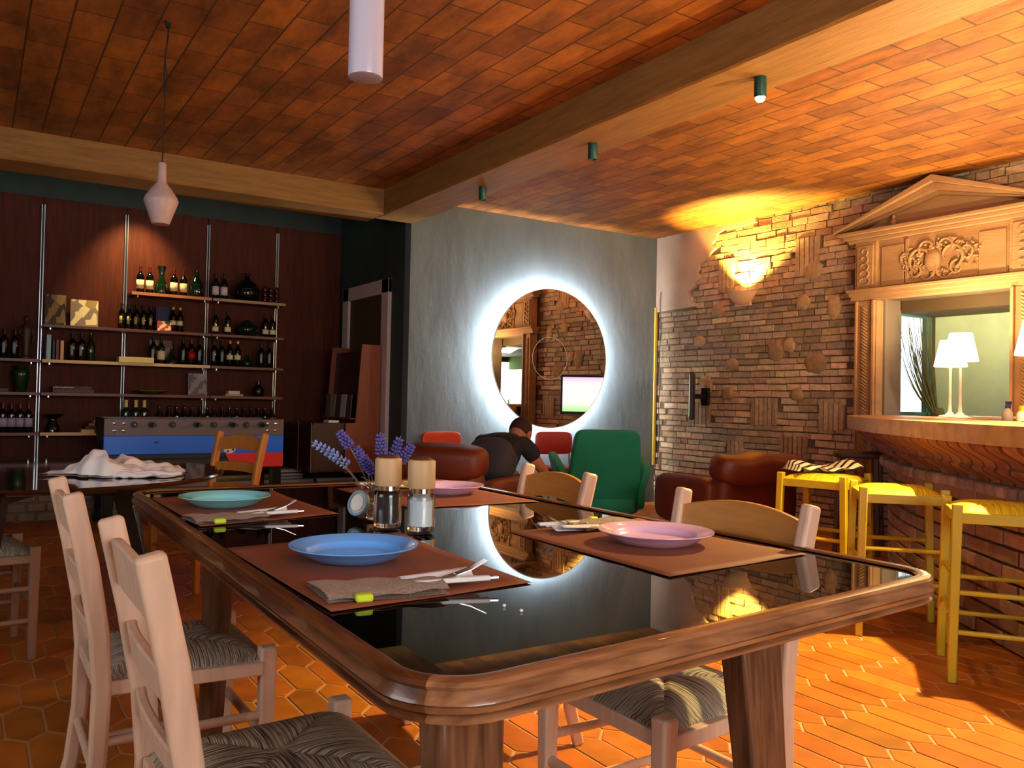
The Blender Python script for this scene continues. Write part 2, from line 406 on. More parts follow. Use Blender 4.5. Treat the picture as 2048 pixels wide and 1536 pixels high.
# left wall with a window opening, rear wall with a window opening
b = MB()
b.box((-2.33, -1.0, 1.5), (.12, 3.2, 3.0)); b.box((-2.33, 4.95, 1.5), (.12, 4.6, 3.0)); b.box((-2.33, 1.6, .5), (.12, 2.1, 1.0)); b.box((-2.33, 1.6, 2.65), (.12, 2.1, .7))
struct(b.build('wall_left', m_side))
b = MB()
b.box((-1.3, -2.56, 1.5), (2.2, .12, 3.0)); b.box((4.3, -2.56, 1.5), (4.6, .12, 3.0)); b.box((.9, -2.56, .5), (2.3, .12, 1.0)); b.box((.9, -2.56, 2.7), (2.3, .12, .6))
struct(b.build('wall_front', m_side))
for nm, c, d in (('window_3', (.9, -2.56, 1.7), (2.2, .05, 1.4)), ('window_4', (-2.33, 1.6, 1.65), (.05, 2.1, 1.3))):
    b = MB(); ax = 0 if d[0] > d[1] else 1
    for s in (-1, 0, 1):
        p = list(c); p[ax] += s*(d[ax]/2-.02); q = [.04, .04, d[2]]; b.box(p, q)
    for s in (-1, 1):
        p = list(c); p[2] += s*(d[2]/2-.02); q = list(d); q[1-ax] = .04; q[2] = .04; b.box(p, q)
    struct(b.build(nm, m_white))

# stone step in the alcove
b = MB(); b.box((.45, 8.39, .125), (5.6, .76, .25), mi=0); b.box((.45, 8.38, .268), (5.6, .80, .036), mi=1)
rnd = random.Random(5)
for k in range(40):
    for r_ in range(3):
        b.box((-2.3+k*.142+(.07 if r_ % 2 else 0), 8.0, .045+r_*.078), (.13*rnd.uniform(.9, 1.02), .03, .066), mi=0)
struct(b.build('trim_3', [m_step, m_step_top], bevel=.006))
# panelling
b = MB(); x = -2.3
for x0, x1 in ((-2.3, -.9), (-.9, -.2), (-.2, .5), (.5, 1.19), (1.19, 1.94), (1.94, 2.63), (2.63, 3.345)):
    b.box(((x0+x1)/2, 8.745, 1.57), (x1-x0-.004, .05, 2.56))
struct(b.build('trim_4', m_panel, bevel=.002))

# right brick wall
def brick_wall():
    b = MB(); rnd = random.Random(11)
    # mortar bed with the opening left free
    Y0, Y1, OY0, OY1, OZ0, OZ1, X = -2.5, 7.0, 3.18, 4.22, 1.0, 2.0, 6.40
    th = .20
    for (ya, yb, za, zb) in ((Y0, OY0, 0, 2.95), (OY1, Y1, 0, 2.95), (OY0, OY1, 0, OZ0), (OY0, OY1, OZ1, 2.95)):
        b.box((X+th/2, (ya+yb)/2, (za+zb)/2), (th, yb-ya, zb-za), mi=1)
    def edge(z):   # plaster boundary Y as function of z
        if z < 2.12: return 99
        return 6.45-.45*max(0, (z-2.3)/.6)**1.3+.05*math.sin(z*23)+.02*math.sin(z*61)
    zones = [(5.9, 6.05, 2.28, 2.55), (4.9, 5.1, 2.3, 2.62), (5.35, 5.6, .92, 1.15), (5.0, 5.25, .55, .8), (6.2, 6.45, .9, 1.1), (4.62, 4.8, .9, 1.12), (5.75, 5.9, .5, .72)]
    z = 0.0; row = 0; H = .056
    while z < 2.90:
        y = Y0+rnd.uniform(-.2, 0)
        big = rnd.uniform(.9, 1.15)
        hh = H*big
        while y < Y1:
            w = rnd.uniform(.15, .23) if rnd.random() > .15 else rnd.uniform(.07, .12)
            yc, zc = y+w/2, z+hh/2
            y += w+.011
            if y > Y1-.01: w -= y-Y1; yc = y-.011-w/2
            if w < .04: continue
            if OY0-.25 < yc < OY1+.25 and .95 < zc < 2.55: continue
            if yc < 1.0 and zc < 1.0: continue
            if zc > 2.12 and yc > edge(zc): continue
            if any(a < yc < c and e < zc < f for a, c, e, f in zones): continue
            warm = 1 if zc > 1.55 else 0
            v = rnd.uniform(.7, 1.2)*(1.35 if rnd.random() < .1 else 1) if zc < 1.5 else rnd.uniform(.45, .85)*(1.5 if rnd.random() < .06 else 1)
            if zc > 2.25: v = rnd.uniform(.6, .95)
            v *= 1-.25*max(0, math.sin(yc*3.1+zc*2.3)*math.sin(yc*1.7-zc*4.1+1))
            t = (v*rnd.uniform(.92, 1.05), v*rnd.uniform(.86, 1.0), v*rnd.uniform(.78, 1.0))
            zc += rnd.uniform(-.003, .003)
            j = .03 if zc < 2.2 else .05
            R = Matrix.Rotation(rnd.uniform(-j, j), 4, 'X') @ Matrix.Rotation(rnd.uniform(-.04, .04), 4, 'Z')
            dx = rnd.uniform(.006, .022)
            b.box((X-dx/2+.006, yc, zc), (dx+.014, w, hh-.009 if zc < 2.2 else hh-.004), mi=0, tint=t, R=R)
        z += hh+.0035; row += 1
    for a, c, e, f in zones:   # upright courses
        y = a-.02
        while y < c+.02:
            v = rnd.uniform(.6, 1.0)
            b.box((X-.012, y+.022, (e+f)/2), (.034, .040, f-e+.03), mi=0, tint=(v, v*.92, v*.85)); y += .052
    # rough stones and roundels set in the wall
    for (yy, zz, ry, rz_) in ((5.35, 1.62, .13, .15), (4.95, 2.33, .14, .13), (4.72, 1.98, .09, .16), (5.05, 2.05, .10, .10), (6.1, 2.05, .12, .1), (6.35, 1.75, .12, .09), (5.2, 1.66, .1, .1), (4.9, 1.48, .16, .13), (5.95, 1.2, .1, .1), (6.25, 1.28, .12, .16), (5.9, 1.5, .12, .08), (5.1, 1.2, .09, .09)):
        v = rnd.uniform(.5, .75)
        f2 = lambda q: q*(1+.08*math.sin(q.y*60+q.z*45))
        n0 = len(b.t); b.blob((X-.01, yy, zz), (.05, ry*1.5, rz_*1.4), e=.8, nu=18, nv=10, fn=f2)
        for k in range(n0, len(b.t)): b.t[k] = (v, v*.85, v*.68)
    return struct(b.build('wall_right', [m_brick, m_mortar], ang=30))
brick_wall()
# white plaster patch with broken edge (part of the wall)
def patch():
    b = MB(); pts = [(6.985, 2.11)]; z = 2.12
    lim = lambda z: 6.44-.45*max(0, (z-2.3)/.6)**1.3
    edge = []
    while z < 2.9:
        edge.append((lim(z)+.04*math.sin(z*23)+.02*math.sin(z*67), z)); z += .02
    poly = [(6.995, 2.10), (6.60, 2.11)]+edge+[(6.0, 2.86), (5.6, 2.875), (5.6, 2.925), (6.995, 2.925)]
    vs = [(6.360, y, z) for y, z in poly]+[(6.40, y, z) for y, z in poly]; n = len(poly)
    b.add(vs, [list(range(n)), list(range(n, 2*n))[::-1]]+[(i, n+i, n+(i+1) % n, (i+1) % n) for i in range(n)])
    return struct(b.build('trim_5', m_plasterw, ang=30))
patch()
bx_o = bx('trim_6', (6.352, 6.985, 1.28), (.03, .02, 1.74), m_brass, bevel=.003); struct(bx_o)
# cords on the brick wall
b = MB(); b.tube([(6.345, 6.90+.012*math.sin(k*1.3), 2.32-k*.115) for k in range(17)], .004, 6)
tag(b.build('wall_cable', m_cordb), 'thin black cable running down the pale brick by the wall corner', 'cable')

# ------------------------------------------------------------------ kitchen behind the opening
b = MB(); b.box((6.50, 4.27, 1.45), (.22, .1, 1.1)); b.box((6.605, 4.27, .5), (.01, .1, 1.0)); struct(b.build('wall_reveal', m_kbrown))
b = MB(); b.box((6.9, 4.27, .52), (.6, .1, 1.04)); b.box((6.85, 4.27, 2.15), (.5, .1, .46)); b.box((7.1, 4.27, 1.5), (.04, .1, 1.0)); struct(b.build('wall_kitchen_left', m_kceil))
b = MB()
b.box((7.18, 3.88, 1.2), (.1, .82, 2.4)); b.box((7.9, 3.46, 1.2), (1.5, .06, 2.4))
struct(b.build('wall_kitchen_back', m_kgreen))
b = MB(); b.box((8.6, .9, 1.2), (.1, 5.2, 2.4)); struct(b.build('wall_kitchen_far', m_kgreen))
b = MB(); b.box((7.62, 1.2, 1.96), (2.0, 6.2, .12)); struct(b.build('ceiling', m_kceil))
b = MB(); b.box((7.55, 1.2, -.03), (2.1, 6.2, .06)); struct(b.build('floor', m_grout))
b = MB(); b.box((7.6, -1.85, 1.0), (2.1, .1, 2.0)); struct(b.build('wall_kitchen_right', m_kgreen))
b = MB()
for x in (6.615, 7.02, 7.075): b.box((x, 4.25, 1.47), (.022, .05, .86))
b.box((6.85, 4.25, 1.895), (.46, .05, .025)); b.box((6.85, 4.25, 1.05), (.46, .05, .03))
w1 = struct(b.build('window_1', mat('teal_frame', '4a7468', .4), bevel=.003))
bx('pane', (6.85, 4.262, 1.47), (.44, .004, .84), m_glass, w1, bevel=0)

b = MB(); b.box((8.56, .35, 1.0), (.06, 1.9, .05)); b.box((8.56, .35, 1.89), (.06, 1.9, .04))
for y in (-.58, .35, 1.28): b.box((8.56, y, 1.44), (.06, .035, .86))
w2 = struct(b.build('window_2', m_white))
m_sky = mat('overcast_sky_through_glass', 'ffffff', .5, emit='eafff6', estr=2.2)
bx('pane', (8.55, .35, 1.44), (.004, 1.84, .84), m_sky, w2, bevel=0)
tag(bx('roller_blind', (8.515, .35, 1.79), (.012, 1.84, .26), m_blind, bevel=.002), 'green roller blind half drawn over the kitchen window, seen in the mirror', 'blind')

# ------------------------------------------------------------------ portal surround on the brick wall
def portal():
    t = thing('stone_portal', 'carved sandstone surround with pediment framing the bar hatch in the brick wall', 'portal', (6.36, 3.70, 0))
    # local: y along wall (centre 3.70), x depth (negative = into the room)
    def pil(sg):
        b = MB(); y = sg*.63
        b.box((-.03, y, 1.0), (.09, .20, 1.98))
        b.box((-.085, y-.075*sg, 1.0), (.03, .025, 1.98)); b.box((-.085, y+.085*sg, 1.0), (.02, .02, 1.98))
        for z in (.02, .06): b.box((-.05, y, z+.04), (.13, .23, .04))
        o = b.build('pilaster', m_stone, t, bevel=.004)
        g = MB(); k = 0; z = .3
        while z < 1.93:
            g.blob((-.082, y+.012*sg, z), (.022, .085, .022), e=1, R=Matrix.Rotation(.6*(1 if k % 2 else 1), 4, 'X'), nu=10, nv=6); z += .027; k += 1
        g.build('carved_rope', m_stone, o)
        # upper block with carved panel
        b = MB(); b.box((-.04, y, 2.28), (.10, .20, .40)); b.box((-.095, y, 2.28), (.014, .15, .34))
        p = b.build('frieze_block', m_stone, t, bevel=.004)
        g = MB()
        for q in range(5):
            zz = 2.15+q*.06; g.tube([(-.106, y+.045*math.cos(a)*(1-.1*q), zz+.03*math.sin(a)) for a in [i*.5 for i in range(11)]], .007, 6)
        g.build('carved_tendril', m_stone, p)
    pil(1); pil(-1)
    b = MB()
    for z, d, dx in ((2.012, .04, .085), (2.045, .035, .105), (2.073, .025, .13)): b.box((-dx/2, 0, z), (dx, 1.48+dx*.8, d))
    b.build('architrave', m_stone, t, bevel=.004)
    b = MB(); b.box((-.02, 0, 2.28), (.08, 1.08, .40)); b.box((-.065, .40, 2.26), (.014, .2, .33)); b.box((-.065, -.40, 2.26), (.014, .2, .33)); b.box((-.068, .27, 2.28), (.02, .03, .36))
    fr = b.build('frieze', m_stone, t, bevel=.004)
    # relief: cartouche, scrolls and foliage
    g = MB(); rnd = random.Random(4)
    g.blob((-.07, .06, 2.26), (.05, .13, .18), e=.9, nu=20, nv=12)
    for sg in (1, -1):
        for (cy_, cz_, r_, a0, a1, tr) in ((.15, 2.28, .11, -1.2, 3.6, .014), (.10, 2.36, .07, -.5, 3.9, .012), (.2, 2.18, .06, 1.5, 6.2, .011), (.27, 2.30, .06, -1.5, 3.2, .011), (.12, 2.17, .09, 2.6, 5.4, .013)):
            pts = []
            for i in range(13):
                a = a0+(a1-a0)*i/12; rr = r_*(1-.5*i/12); pts.append((-.078, .03+sg*(cy_-.03+rr*math.cos(a)), cz_+rr*math.sin(a)))
            g.tube(pts, [tr*(1-.4*i/12) for i in range(13)], 7)
    for k in range(150):
        a = rnd.uniform(0, 2*PI); r_ = rnd.uniform(.5, 1); y = .33*r_*math.cos(a); z = 2.275+.15*r_*math.sin(a)
        g.blob((-.07, y, z), (.035, rnd.uniform(.02, .045), rnd.uniform(.014, .026)), e=1, R=Matrix.Rotation(rnd.uniform(0, 3), 4, 'X'), nu=8, nv=5)
    g.build('carved_relief', m_stone, fr)
    b = MB()
    for z, d, dx in ((2.495, .03, .10), (2.525, .03, .14), (2.553, .026, .19)): b.box((-dx/2, 0, z), (dx, 1.46+dx*1.2, d))
    b.build('cornice', m_stone, t, bevel=.004)
    # pediment: tympanum plus raking cornices
    b = MB(); h0, h1, hw = 2.566, 2.885, .86
    def tri(x0, x1, w, za, zb):
        vs = [(x, y, z) for x in (x0, x1) for y, z in ((-w, za), (w, za), (0, zb))]
        b.add(vs, [(0, 1, 2), (5, 4, 3), (0, 3, 4, 1), (1, 4, 5, 2), (2, 5, 3, 0)])
    tri(-.05, 0, hw-.12, h0, h1-.05)
    for sg in (1, -1):
        for dx, off, th in ((.20, 0, .05), (.15, .05, .055), (.10, .105, .03)):
            a = math.atan2(h1-h0, hw); ny, nz = math.sin(a), math.cos(a)
            def P(y, z, o): return (y-sg*0, z-o/nz)
            vs = []
            for x in (-dx, 0):
                for (y, z) in ((sg*(hw+.02), h0+.012), (0, h1+.018)):
                    for o in (off, off+th): vs.append((x, y, z-o/nz))
            # clip lower tips at the cornice
            vs = [(x, y, max(z, h0)) for x, y, z in vs]
            b.add(vs, [(0, 1, 3, 2), (4, 6, 7, 5), (0, 2, 6, 4), (1, 5, 7, 3), (0, 4, 5, 1), (2, 3, 7, 6)])
    b.blob((-.09, .38, 2.60), (.05, .05, .07), e=.9, nu=12, nv=8); b.blob((-.09, .38, 2.65), (.03, .03, .04), e=.9, nu=10, nv=6)
    b.build('pediment', m_stone, t, bevel=.003, ang=25)
portal()
# dark strip of wall beside the portal
# ------------------------------------------------------------------ bar
PTS = [(3.62, 1.25), (3.74, 1.58), (3.94, 1.91), (4.27, 2.35), (4.62, 2.79), (4.92, 3.10), (5.25, 3.40), (5.62, 3.66), (6.0, 3.84), (6.34, 3.93)]
PTS = [(6.30, -1.55), (5.4, -1.52), (4.55, -1.25), (3.95, -.72), (3.66, -.05), (3.57, .6)]+PTS
def catmull(P, n=10):
    out = []
    for i in range(len(P)-1):
        p0, p1, p2, p3 = P[max(i-1, 0)], P[i], P[i+1], P[min(i+2, len(P)-1)]
        for k in range(n):
            t = k/n
            out.append(tuple(.5*((2*p1[a])+(-p0[a]+p2[a])*t+(2*p0[a]-5*p1[a]+4*p2[a]-p3[a])*t*t+(-p0[a]+3*p1[a]-3*p2[a]+p3[a])*t**3) for a in (0, 1)))
    return out+[P[-1]]
CP = catmull(PTS)
def resample(P, step):
    out = [P[0]]; acc = 0; pos = []
    L_ = [0]
    for i in range(1, len(P)): L_.append(L_[-1]+math.dist(P[i], P[i-1]))
    n = int(L_[-1]/step); res = []; j = 0
    for k in range(n+1):
        s_ = k*L_[-1]/n
        while j < len(P)-2 and L_[j+1] < s_: j += 1
        u = (s_-L_[j])/max(1e-9, L_[j+1]-L_[j])
        res.append((P[j][0]+(P[j+1][0]-P[j][0])*u, P[j][1]+(P[j+1][1]-P[j][1])*u))
    return res
def offs(P, o):
    out = []
    for i, p in enumerate(P):
        a, c = P[max(i-1, 0)], P[min(i+1, len(P)-1)]
        tx, ty = c[0]-a[0], c[1]-a[1]; l = math.hypot(tx, ty)
        out.append((p[0]-ty/l*o, p[1]+tx/l*o))     # left of travel = outward
    return out
def bar_counter():
    t = thing('bar_counter', 'curved brick bar with thick stone top and corbelled terracotta courses', 'bar counter', (0, 0, 0))
    R = resample(CP, .05)
    # core
    b = MB(); poly = offs(R, -.02); b.prism(poly, 0, .95, mi=0); core = b.build('bar_core', m_mortar, t)
    b = MB(); rnd = random.Random(2); H = .078
    for r_ in range(9):
        z = r_*H; Rb = resample(CP, .262/2); k = r_ % 2
        while k+2 <= len(Rb)-1:
            a, mdl, c = Rb[k], Rb[k+1], Rb[k+2]; k += 2
            if a[1] < -.2 : continue
            v = rnd.uniform(.6, 1.1); tn = (v, v*rnd.uniform(.82, .98), v*rnd.uniform(.72, .95))
            g = .007; seg = []
            for (p, q, f) in ((a, mdl, 0), (mdl, c, 1)): pass
            pts = [(a[0]+(mdl[0]-a[0])*g/.13, a[1]+(mdl[1]-a[1])*g/.13), mdl, (c[0]+(mdl[0]-c[0])*g/.13, c[1]+(mdl[1]-c[1])*g/.13)]
            o1 = offs(pts, rnd.uniform(.004, .016)); o0 = offs(pts, -.05)
            vs = [(x, y, zz) for zz in (z+.007, z+H-.006) for x, y in o1+o0]
            fs = [(0, 1, 7, 6), (1, 2, 8, 7), (2, 5, 11, 8), (5, 4, 10, 11), (4, 3, 9, 10), (3, 0, 6, 9), (0, 3, 4, 1), (1, 4, 5, 2), (6, 7, 10, 9), (7, 8, 11, 10)]
            b.add(vs, fs, 0, tn, sm=False)
    b.build('brick_base', m_barbrick, t, bevel=.005, ang=30)
    # rounded ledge course
    Rl = resample(CP, .098); b = MB()
    for k in range(len(Rl)-1):
        a, c = Rl[k], Rl[k+1]
        if a[1] < -.2: continue
        mx, my = (a[0]+c[0])/2, (a[1]+c[1])/2; an = math.atan2(c[1]-a[1], c[0]-a[0])
        ox, oy = -math.sin(an), math.cos(an); v = rnd.uniform(.6, 1.15)
        n0 = len(b.t); b.blob((mx-ox*.0, my-oy*.0, .725), (.09, .14, .062), e=.35, R=Matrix.Rotation(an, 4, 'Z'), nu=16, nv=8)
        for q in range(n0, len(b.t)): b.t[q] = (v, v*.93, v*.95)
    b.build('rounded_ledge_course', m_barbrick, t)
    # two tiers of S-shaped bricks
    def tier(name, step, prof, phase, vlo):
        b = MB(); Rs = resample(CP, step)
        for k in range(len(Rs)-1):
            a, c = Rs[k], Rs[k+1]
            if a[1] < -.2: continue
            v = rnd.uniform(vlo, 1.1); tn = (v, v*rnd.uniform(.8, 1), v*rnd.uniform(.75, 1))
            an = math.atan2(c[1]-a[1], c[0]-a[0]); ox, oy = -math.sin(an), math.cos(an)
            # bricks lean along the bar as they drop
            vs = []; n = len(prof)
            for side in (0, 1):
                for (o, z, sh) in prof:
                    u = (.08 if side == 0 else .92)+sh
                    vs.append((a[0]+(c[0]-a[0])*u+ox*o, a[1]+(c[1]-a[1])*u+oy*o, z))
                for (o, z, sh) in prof:
                    u = (.08 if side == 0 else .92)+sh
                    vs.append((a[0]+(c[0]-a[0])*u+ox*-.03, a[1]+(c[1]-a[1])*u+oy*-.03, z))
            fs = []
            for i in range(n-1):
                fs += [(i, i+1, 2*n+i+1, 2*n+i), (n+i, i, i+1, n+i+1)[::-1], (2*n+i, 3*n+i, 3*n+i+1, 2*n+i+1)[::-1]]
            fs += [(0, 2*n, 3*n, n), (n-1, 2*n-1, 4*n-1, 3*n-1)]
            b.add(vs, fs, 0, tn)
        return b.build(name, m_redbrick, t, ang=35)
    s1 = []
    for i in range(11):
        u = i/10; s = .5-.5*math.cos(PI*u); s1.append((.235-.115*s+.008*math.sin(PI*2*u), .952-.118*u, -.0))
    tier('upper_corbel_course', .110, s1, 0, .75)
    s2 = []
    for i in range(9):
        u = i/8; s = .5-.5*math.cos(PI*u); s2.append((.125-.085*s+.008*math.sin(PI*2*u), .836-.078*u, 0))
    tier('lower_corbel_course', .110, s2, .5, .55)
    # counter top
    outer = offs(resample(CP, .06), .285); outer = [(min(x, 6.22 if (2.95 > y or y > 4.2) else 6.345), y) for x, y in outer]
    poly = [p for p in outer]
    b = MB(); b.prism(poly, .95, 1.035); 
    b.build('counter_top', m_counter, t, bevel=.008, seg=2)
    b = MB(); b.box((6.44, 3.70, 1.018), (.46, 1.03, .034)); b.build('hatch_sill', m_counter, t, bevel=.004)
bar_counter()

# ------------------------------------------------------------------ bar lamps
def bar_lamp(loc, h, label):
    t = thing('table_lamp', label, 'lamp', (loc[0], loc[1], 1.035), 0, 'lamps on the bar')
    b = MB(); b.lathe([(0, 0), (.075, 0), (.078, .006), (.07, .014), (.03, .022), (.013, .045), (.010, .1), (.0085, h-.2), (.011, h-.19), (.011, h-.17), (0, h-.17)], 24)
    b.build('stem', m_white, t, ang=60)
    b = MB(); r0, r1, z0, z1 = .112, .072, h-.175, h+.02
    b.lathe([(r0, z0), (r0+.001, z0+.004), (r1+.001, z1-.004), (r1, z1), (r1-.002, z1), (r0-.002, z0), (r0, z0)], 40, cap=False)
    b.build('lamp_shade', m_shade, t, ang=50)
    b = MB()
    for k in range(3):
        a = k*2*PI/3; b.tube([(0, 0, z1-.02), (r1*math.cos(a), r1*math.sin(a), z1-.02)], .0015, 5)
    b.lathe([(.012, h-.17), (.014, h-.12), (.02, h-.09), (.028, h-.06), (.02, h-.035), (0, h-.03)], 14)
    b.build('bulb_holder', m_white, t)
bar_lamp(LAMPS[0], LAMPS[0][2], 'glowing white table lamp half hidden behind the taller lamp on the bar')
bar_lamp(LAMPS[1], LAMPS[1][2], 'tall glowing white table lamp, the front one of the pair on the bar')
bar_lamp(LAMPS[2], LAMPS[2][2], 'glowing table lamp nearest on the bar, cut by the photo edge')

bar_lamp(LAMPS[3], LAMPS[3][2], 'glowing table lamp farthest along the bar, outside the photo at the right')
# twigs leaning across the kitchen window
t = thing('twig_bundle', 'bundle of long dry dark twigs fanning up across the small kitchen window', 'dried twigs', (6.84, 4.02, 1.035))
rnd = random.Random(8)
b = MB()
for k in range(60):
    u = rnd.uniform(0, 1)**.8; L_ = rnd.uniform(.5, .95); pts = []
    ax = -.40*u+.01; ay = rnd.uniform(0, .16)
    for i in range(9):
        s_ = i/8; pts.append((ax*(1-(1-s_)**1.8), ay*s_, min(L_*s_**(1+.35*u), .83)))
    b.tube(pts, [.0042*(1-.65*i/8) for i in range(9)], 5)
b.build('twig_branches', m_twig, t)
b = MB(); b.lathe([(0, 0), (.045, 0), (.05, .02), (.046, .05), (.03, .07), (.026, .07), (.02, .03), (0, .03)], 20); b.build('holder', m_twig, t)
tag(bx('added_kitchen_panel', (6.88, 3.0, 1.889), (.32, .32, .02), m_white), 'flat white panel added unseen on the kitchen ceiling to brighten the pale wall', 'ceiling light')  # made-up fixture to go with the added kitchen fill
# bottles and bits at the right of the bar
t = thing('spray_bottle', 'clear spray bottle with a dark blue nozzle standing on the bar', 'bottle', (5.32, 2.69, 1.035))
b = MB(); b.lathe([(0, 0), (.03, 0), (.032, .01), (.03, .05), (.012, .07), (.011, .078), (0, .078)], 18); b.build('bottle_body', m_cplastic, t)
b = MB(); b.lathe([(.014, .074), (.014, .092), (.008, .098), (0, .1)], 12); b.box((.012, 0, .108), (.05, .016, .018)); b.box((.03, 0, .09), (.007, .008, .03)); b.build('spray_head', m_bplastic, t, bevel=.002)
t = thing('squeeze_bottle', 'milky squeeze bottle with a bright yellow cap on the bar', 'bottle', (5.12, 2.50, 1.035))
b = MB(); b.lathe([(0, 0), (.034, 0), (.036, .01), (.035, .045), (.024, .06), (.022, .064), (0, .064)], 18); b.build('bottle_body', m_cplastic, t)
b = MB(); b.lathe([(.026, .062), (.026, .085), (.018, .092), (0, .094)], 16); b.build('cap', m_yplastic, t)
b = MB(); b.blob((0, 0, .012), (.13, .1, .024), e=.8, fn=lambda q: q*(1+.15*math.sin(q.x*70+q.y*90)))
o = b.build('folded_napkin', m_napkin); o.location = (5.49, 2.70, 1.036); tag(o, 'crumpled white paper napkin on the bar beside the blue-nozzled bottle', 'napkin')
b = MB()
for k in range(3): b.box((.02*k, .01*k, .0035+.006*k), (.28, .2, .005), rz=.1*k)
o = b.build('paper_sheets', m_napkin, bevel=0); o.location = (5.60, 2.94, 1.036); o.rotation_euler = (0, 0, .4); tag(o, 'loose white paper sheets lying on the bar next to the lamps', 'papers')

# ------------------------------------------------------------------ wall sconce
t = thing('wall_sconce', 'half bowl plaster uplight glowing on the brick wall', 'wall light', (6.362, 5.73, 2.20))
b = MB(); n = 20; vs = []
prof = [(.0, -.125), (.05, -.12), (.10, -.09), (.135, -.04), (.15, .0), (.142, 0), (.12, -.04), (.09, -.08), (.0, -.105)]
for r_, z in prof:
    for k in range(n+1):
        a = PI/2+PI*k/n; vs.append((r_*math.cos(a)*.9-.012, r_*math.sin(a)*1.1, z))
fs = [(i*(n+1)+k, i*(n+1)+k+1, (i+1)*(n+1)+k+1, (i+1)*(n+1)+k) for i in range(len(prof)-1) for k in range(n)]
b.add(vs, fs); b.build('bowl', m_sconce, t, ang=60)
bx('backplate', (-.012, 0, -.075), (.024, .2, .12), m_sconce, t, bevel=.004)
b = MB(); b.tube([(-.07, -.05, -.02), (-.07, .05, -.02)], .012, 10); b.build('lamp_tube', mat('sconce_filament', 'ffffff', .5, emit='ffd070', estr=30), t)

# ------------------------------------------------------------------ beam spots
def beam_spot(y, lit, label):
    t = thing('ceiling_spot', label, 'spotlight', (3.2, y, 2.70), 0, 'spots under the long beam')
    b = MB(); b.lathe([(.03, 0), (.03, -.095), (.026, -.1), (.024, -.085), (.0, -.085)], 22); b.build('housing', m_spotgreen, t, ang=50)
    b = MB(); b.lathe([(0, -.088), (.023, -.088), (.024, -.104 if lit else -.091), (.015, -.118 if lit else -.094), (0, -.122 if lit else -.095)], 18); b.build('lens', m_bulb if lit else m_steel, t, ang=60)
beam_spot(5.46, 0, 'unlit green tube spot under the beam, farthest from the camera')
beam_spot(4.12, 0, 'unlit green tube spot, middle of the three under the beam')
beam_spot(2.80, 1, 'lit green tube spot glaring under the beam, nearest of the three')
t = thing('ceiling_spot', 'green ceiling downlight over the bar edge, just outside the photo', 'spotlight', (4.18, 1.98, 2.918))
b = MB(); b.lathe([(.045, 0), (.045, -.03), (.04, -.035), (.036, -.01), (0, -.01)], 22); b.build('housing', m_spotgreen, t)
t = thing('ceiling_spot', 'small spot lighting the wood panelling from the alcove ceiling', 'spotlight', (1.25, 8.22, 3.148))
b = MB(); b.lathe([(.03, 0), (.03, -.10), (.026, -.1), (.024, -.08), (0, -.08)], 18); b.build('housing', m_spotgreen, t)

# ------------------------------------------------------------------ round backlit mirror
def round_mirror():
    t = thing('round_mirror', 'large round backlit mirror with white halo on the grey wall', 'mirror', (4.88, 6.995, 1.52))
    R = Matrix.Rotation(PI/2, 4, 'X'); r = .70     # lathe axis +z -> -y
    b = MB(); b.lathe([(0, .100), (r-.006, .100), (r-.006, .106), (0, .106)], 96, M=R); b.build('mirror_glass', m_mirror, t, ang=30)
    b = MB(); b.lathe([(r-.008, .091), (r, .091), (r, .105), (r-.007, .1062), (r-.007, .091)], 96, M=R, cap=False); b.build('rim', m_mirred, t, ang=50)
    b = MB(); b.lathe([(0, .082), (r-.012, .082), (r-.012, .099), (0, .099)], 64, M=R); b.lathe([(0, .0), (.5, .0), (.5, .082), (0, .082)], 48, M=R); b.build('back_panel', m_white, t, ang=30)
    b = MB(); n = 96; rr = r-.07; 
    b.lathe([(rr-.02, .066), (rr, .066), (rr, .081), (rr-.02, .081), (rr-.02, .066)], n, M=R, cap=False); b.build('led_strip', m_led, t, ang=30)
    b = MB(); b.lathe([(.210, .1062), (.212, .1068), (.214, .1062)], 48, c=(-.02, 0, 0), M=R, cap=False); b.build('magnifier_ring', m_mirred, t)
round_mirror()

# ------------------------------------------------------------------ television on the brick wall
A, B_ = V((5.79, 5.80)), V((6.24, 6.36))
mid = (A+B_)/2; an = math.radians(43.5)
t = thing('television', 'flat television by the brick wall, edge-on here and lit in the mirror', 'television', (mid.x, mid.y, 1.17), an)
bx('case', (0, -.012, 0), (.70, .035, .46), m_rubber, t, bevel=.006)
def scr(nt, b, mp):
    N, L = nt.nodes, nt.links
    g = N.new('ShaderNodeSeparateXYZ'); tc = N.new('ShaderNodeTexCoord'); L.new(tc.outputs['Generated'], g.inputs[0])
    cr = N.new('ShaderNodeValToRGB'); L.new(g.outputs[2], cr.inputs[0])
    cr.color_ramp.elements[0].color = hx('9fe88a'); cr.color_ramp.elements[0].position = 0
    e = cr.color_ramp.elements.new(.28); e.color = hx('f0fff0'); cr.color_ramp.elements[-1].color = hx('e0b8e8')
    e = cr.color_ramp.elements.new(.78); e.color = hx('fff8f0')
    L.new(cr.outputs[0], b.inputs['Emission Color']); b.inputs['Emission Strength'].default_value = 1.6
m_scr = mat('tv_picture', '101010', .3, fn=scr)
bx('screen', (0, .0065, .005), (.65, .004, .40), m_scr, t, bevel=0)
wp = Matrix.Rotation(-an, 3, 'Z') @ V((6.335-mid.x, 6.20-mid.y, 0)); b = MB(); b.bar([(.12, -.02, 0), (wp.x, wp.y, 0)], (.03, .05)); b.box((wp.x-.01, wp.y, 0), (.03, .10, .18), rz=-an); b.build('wall_arm', m_rubber, t, bevel=.003)

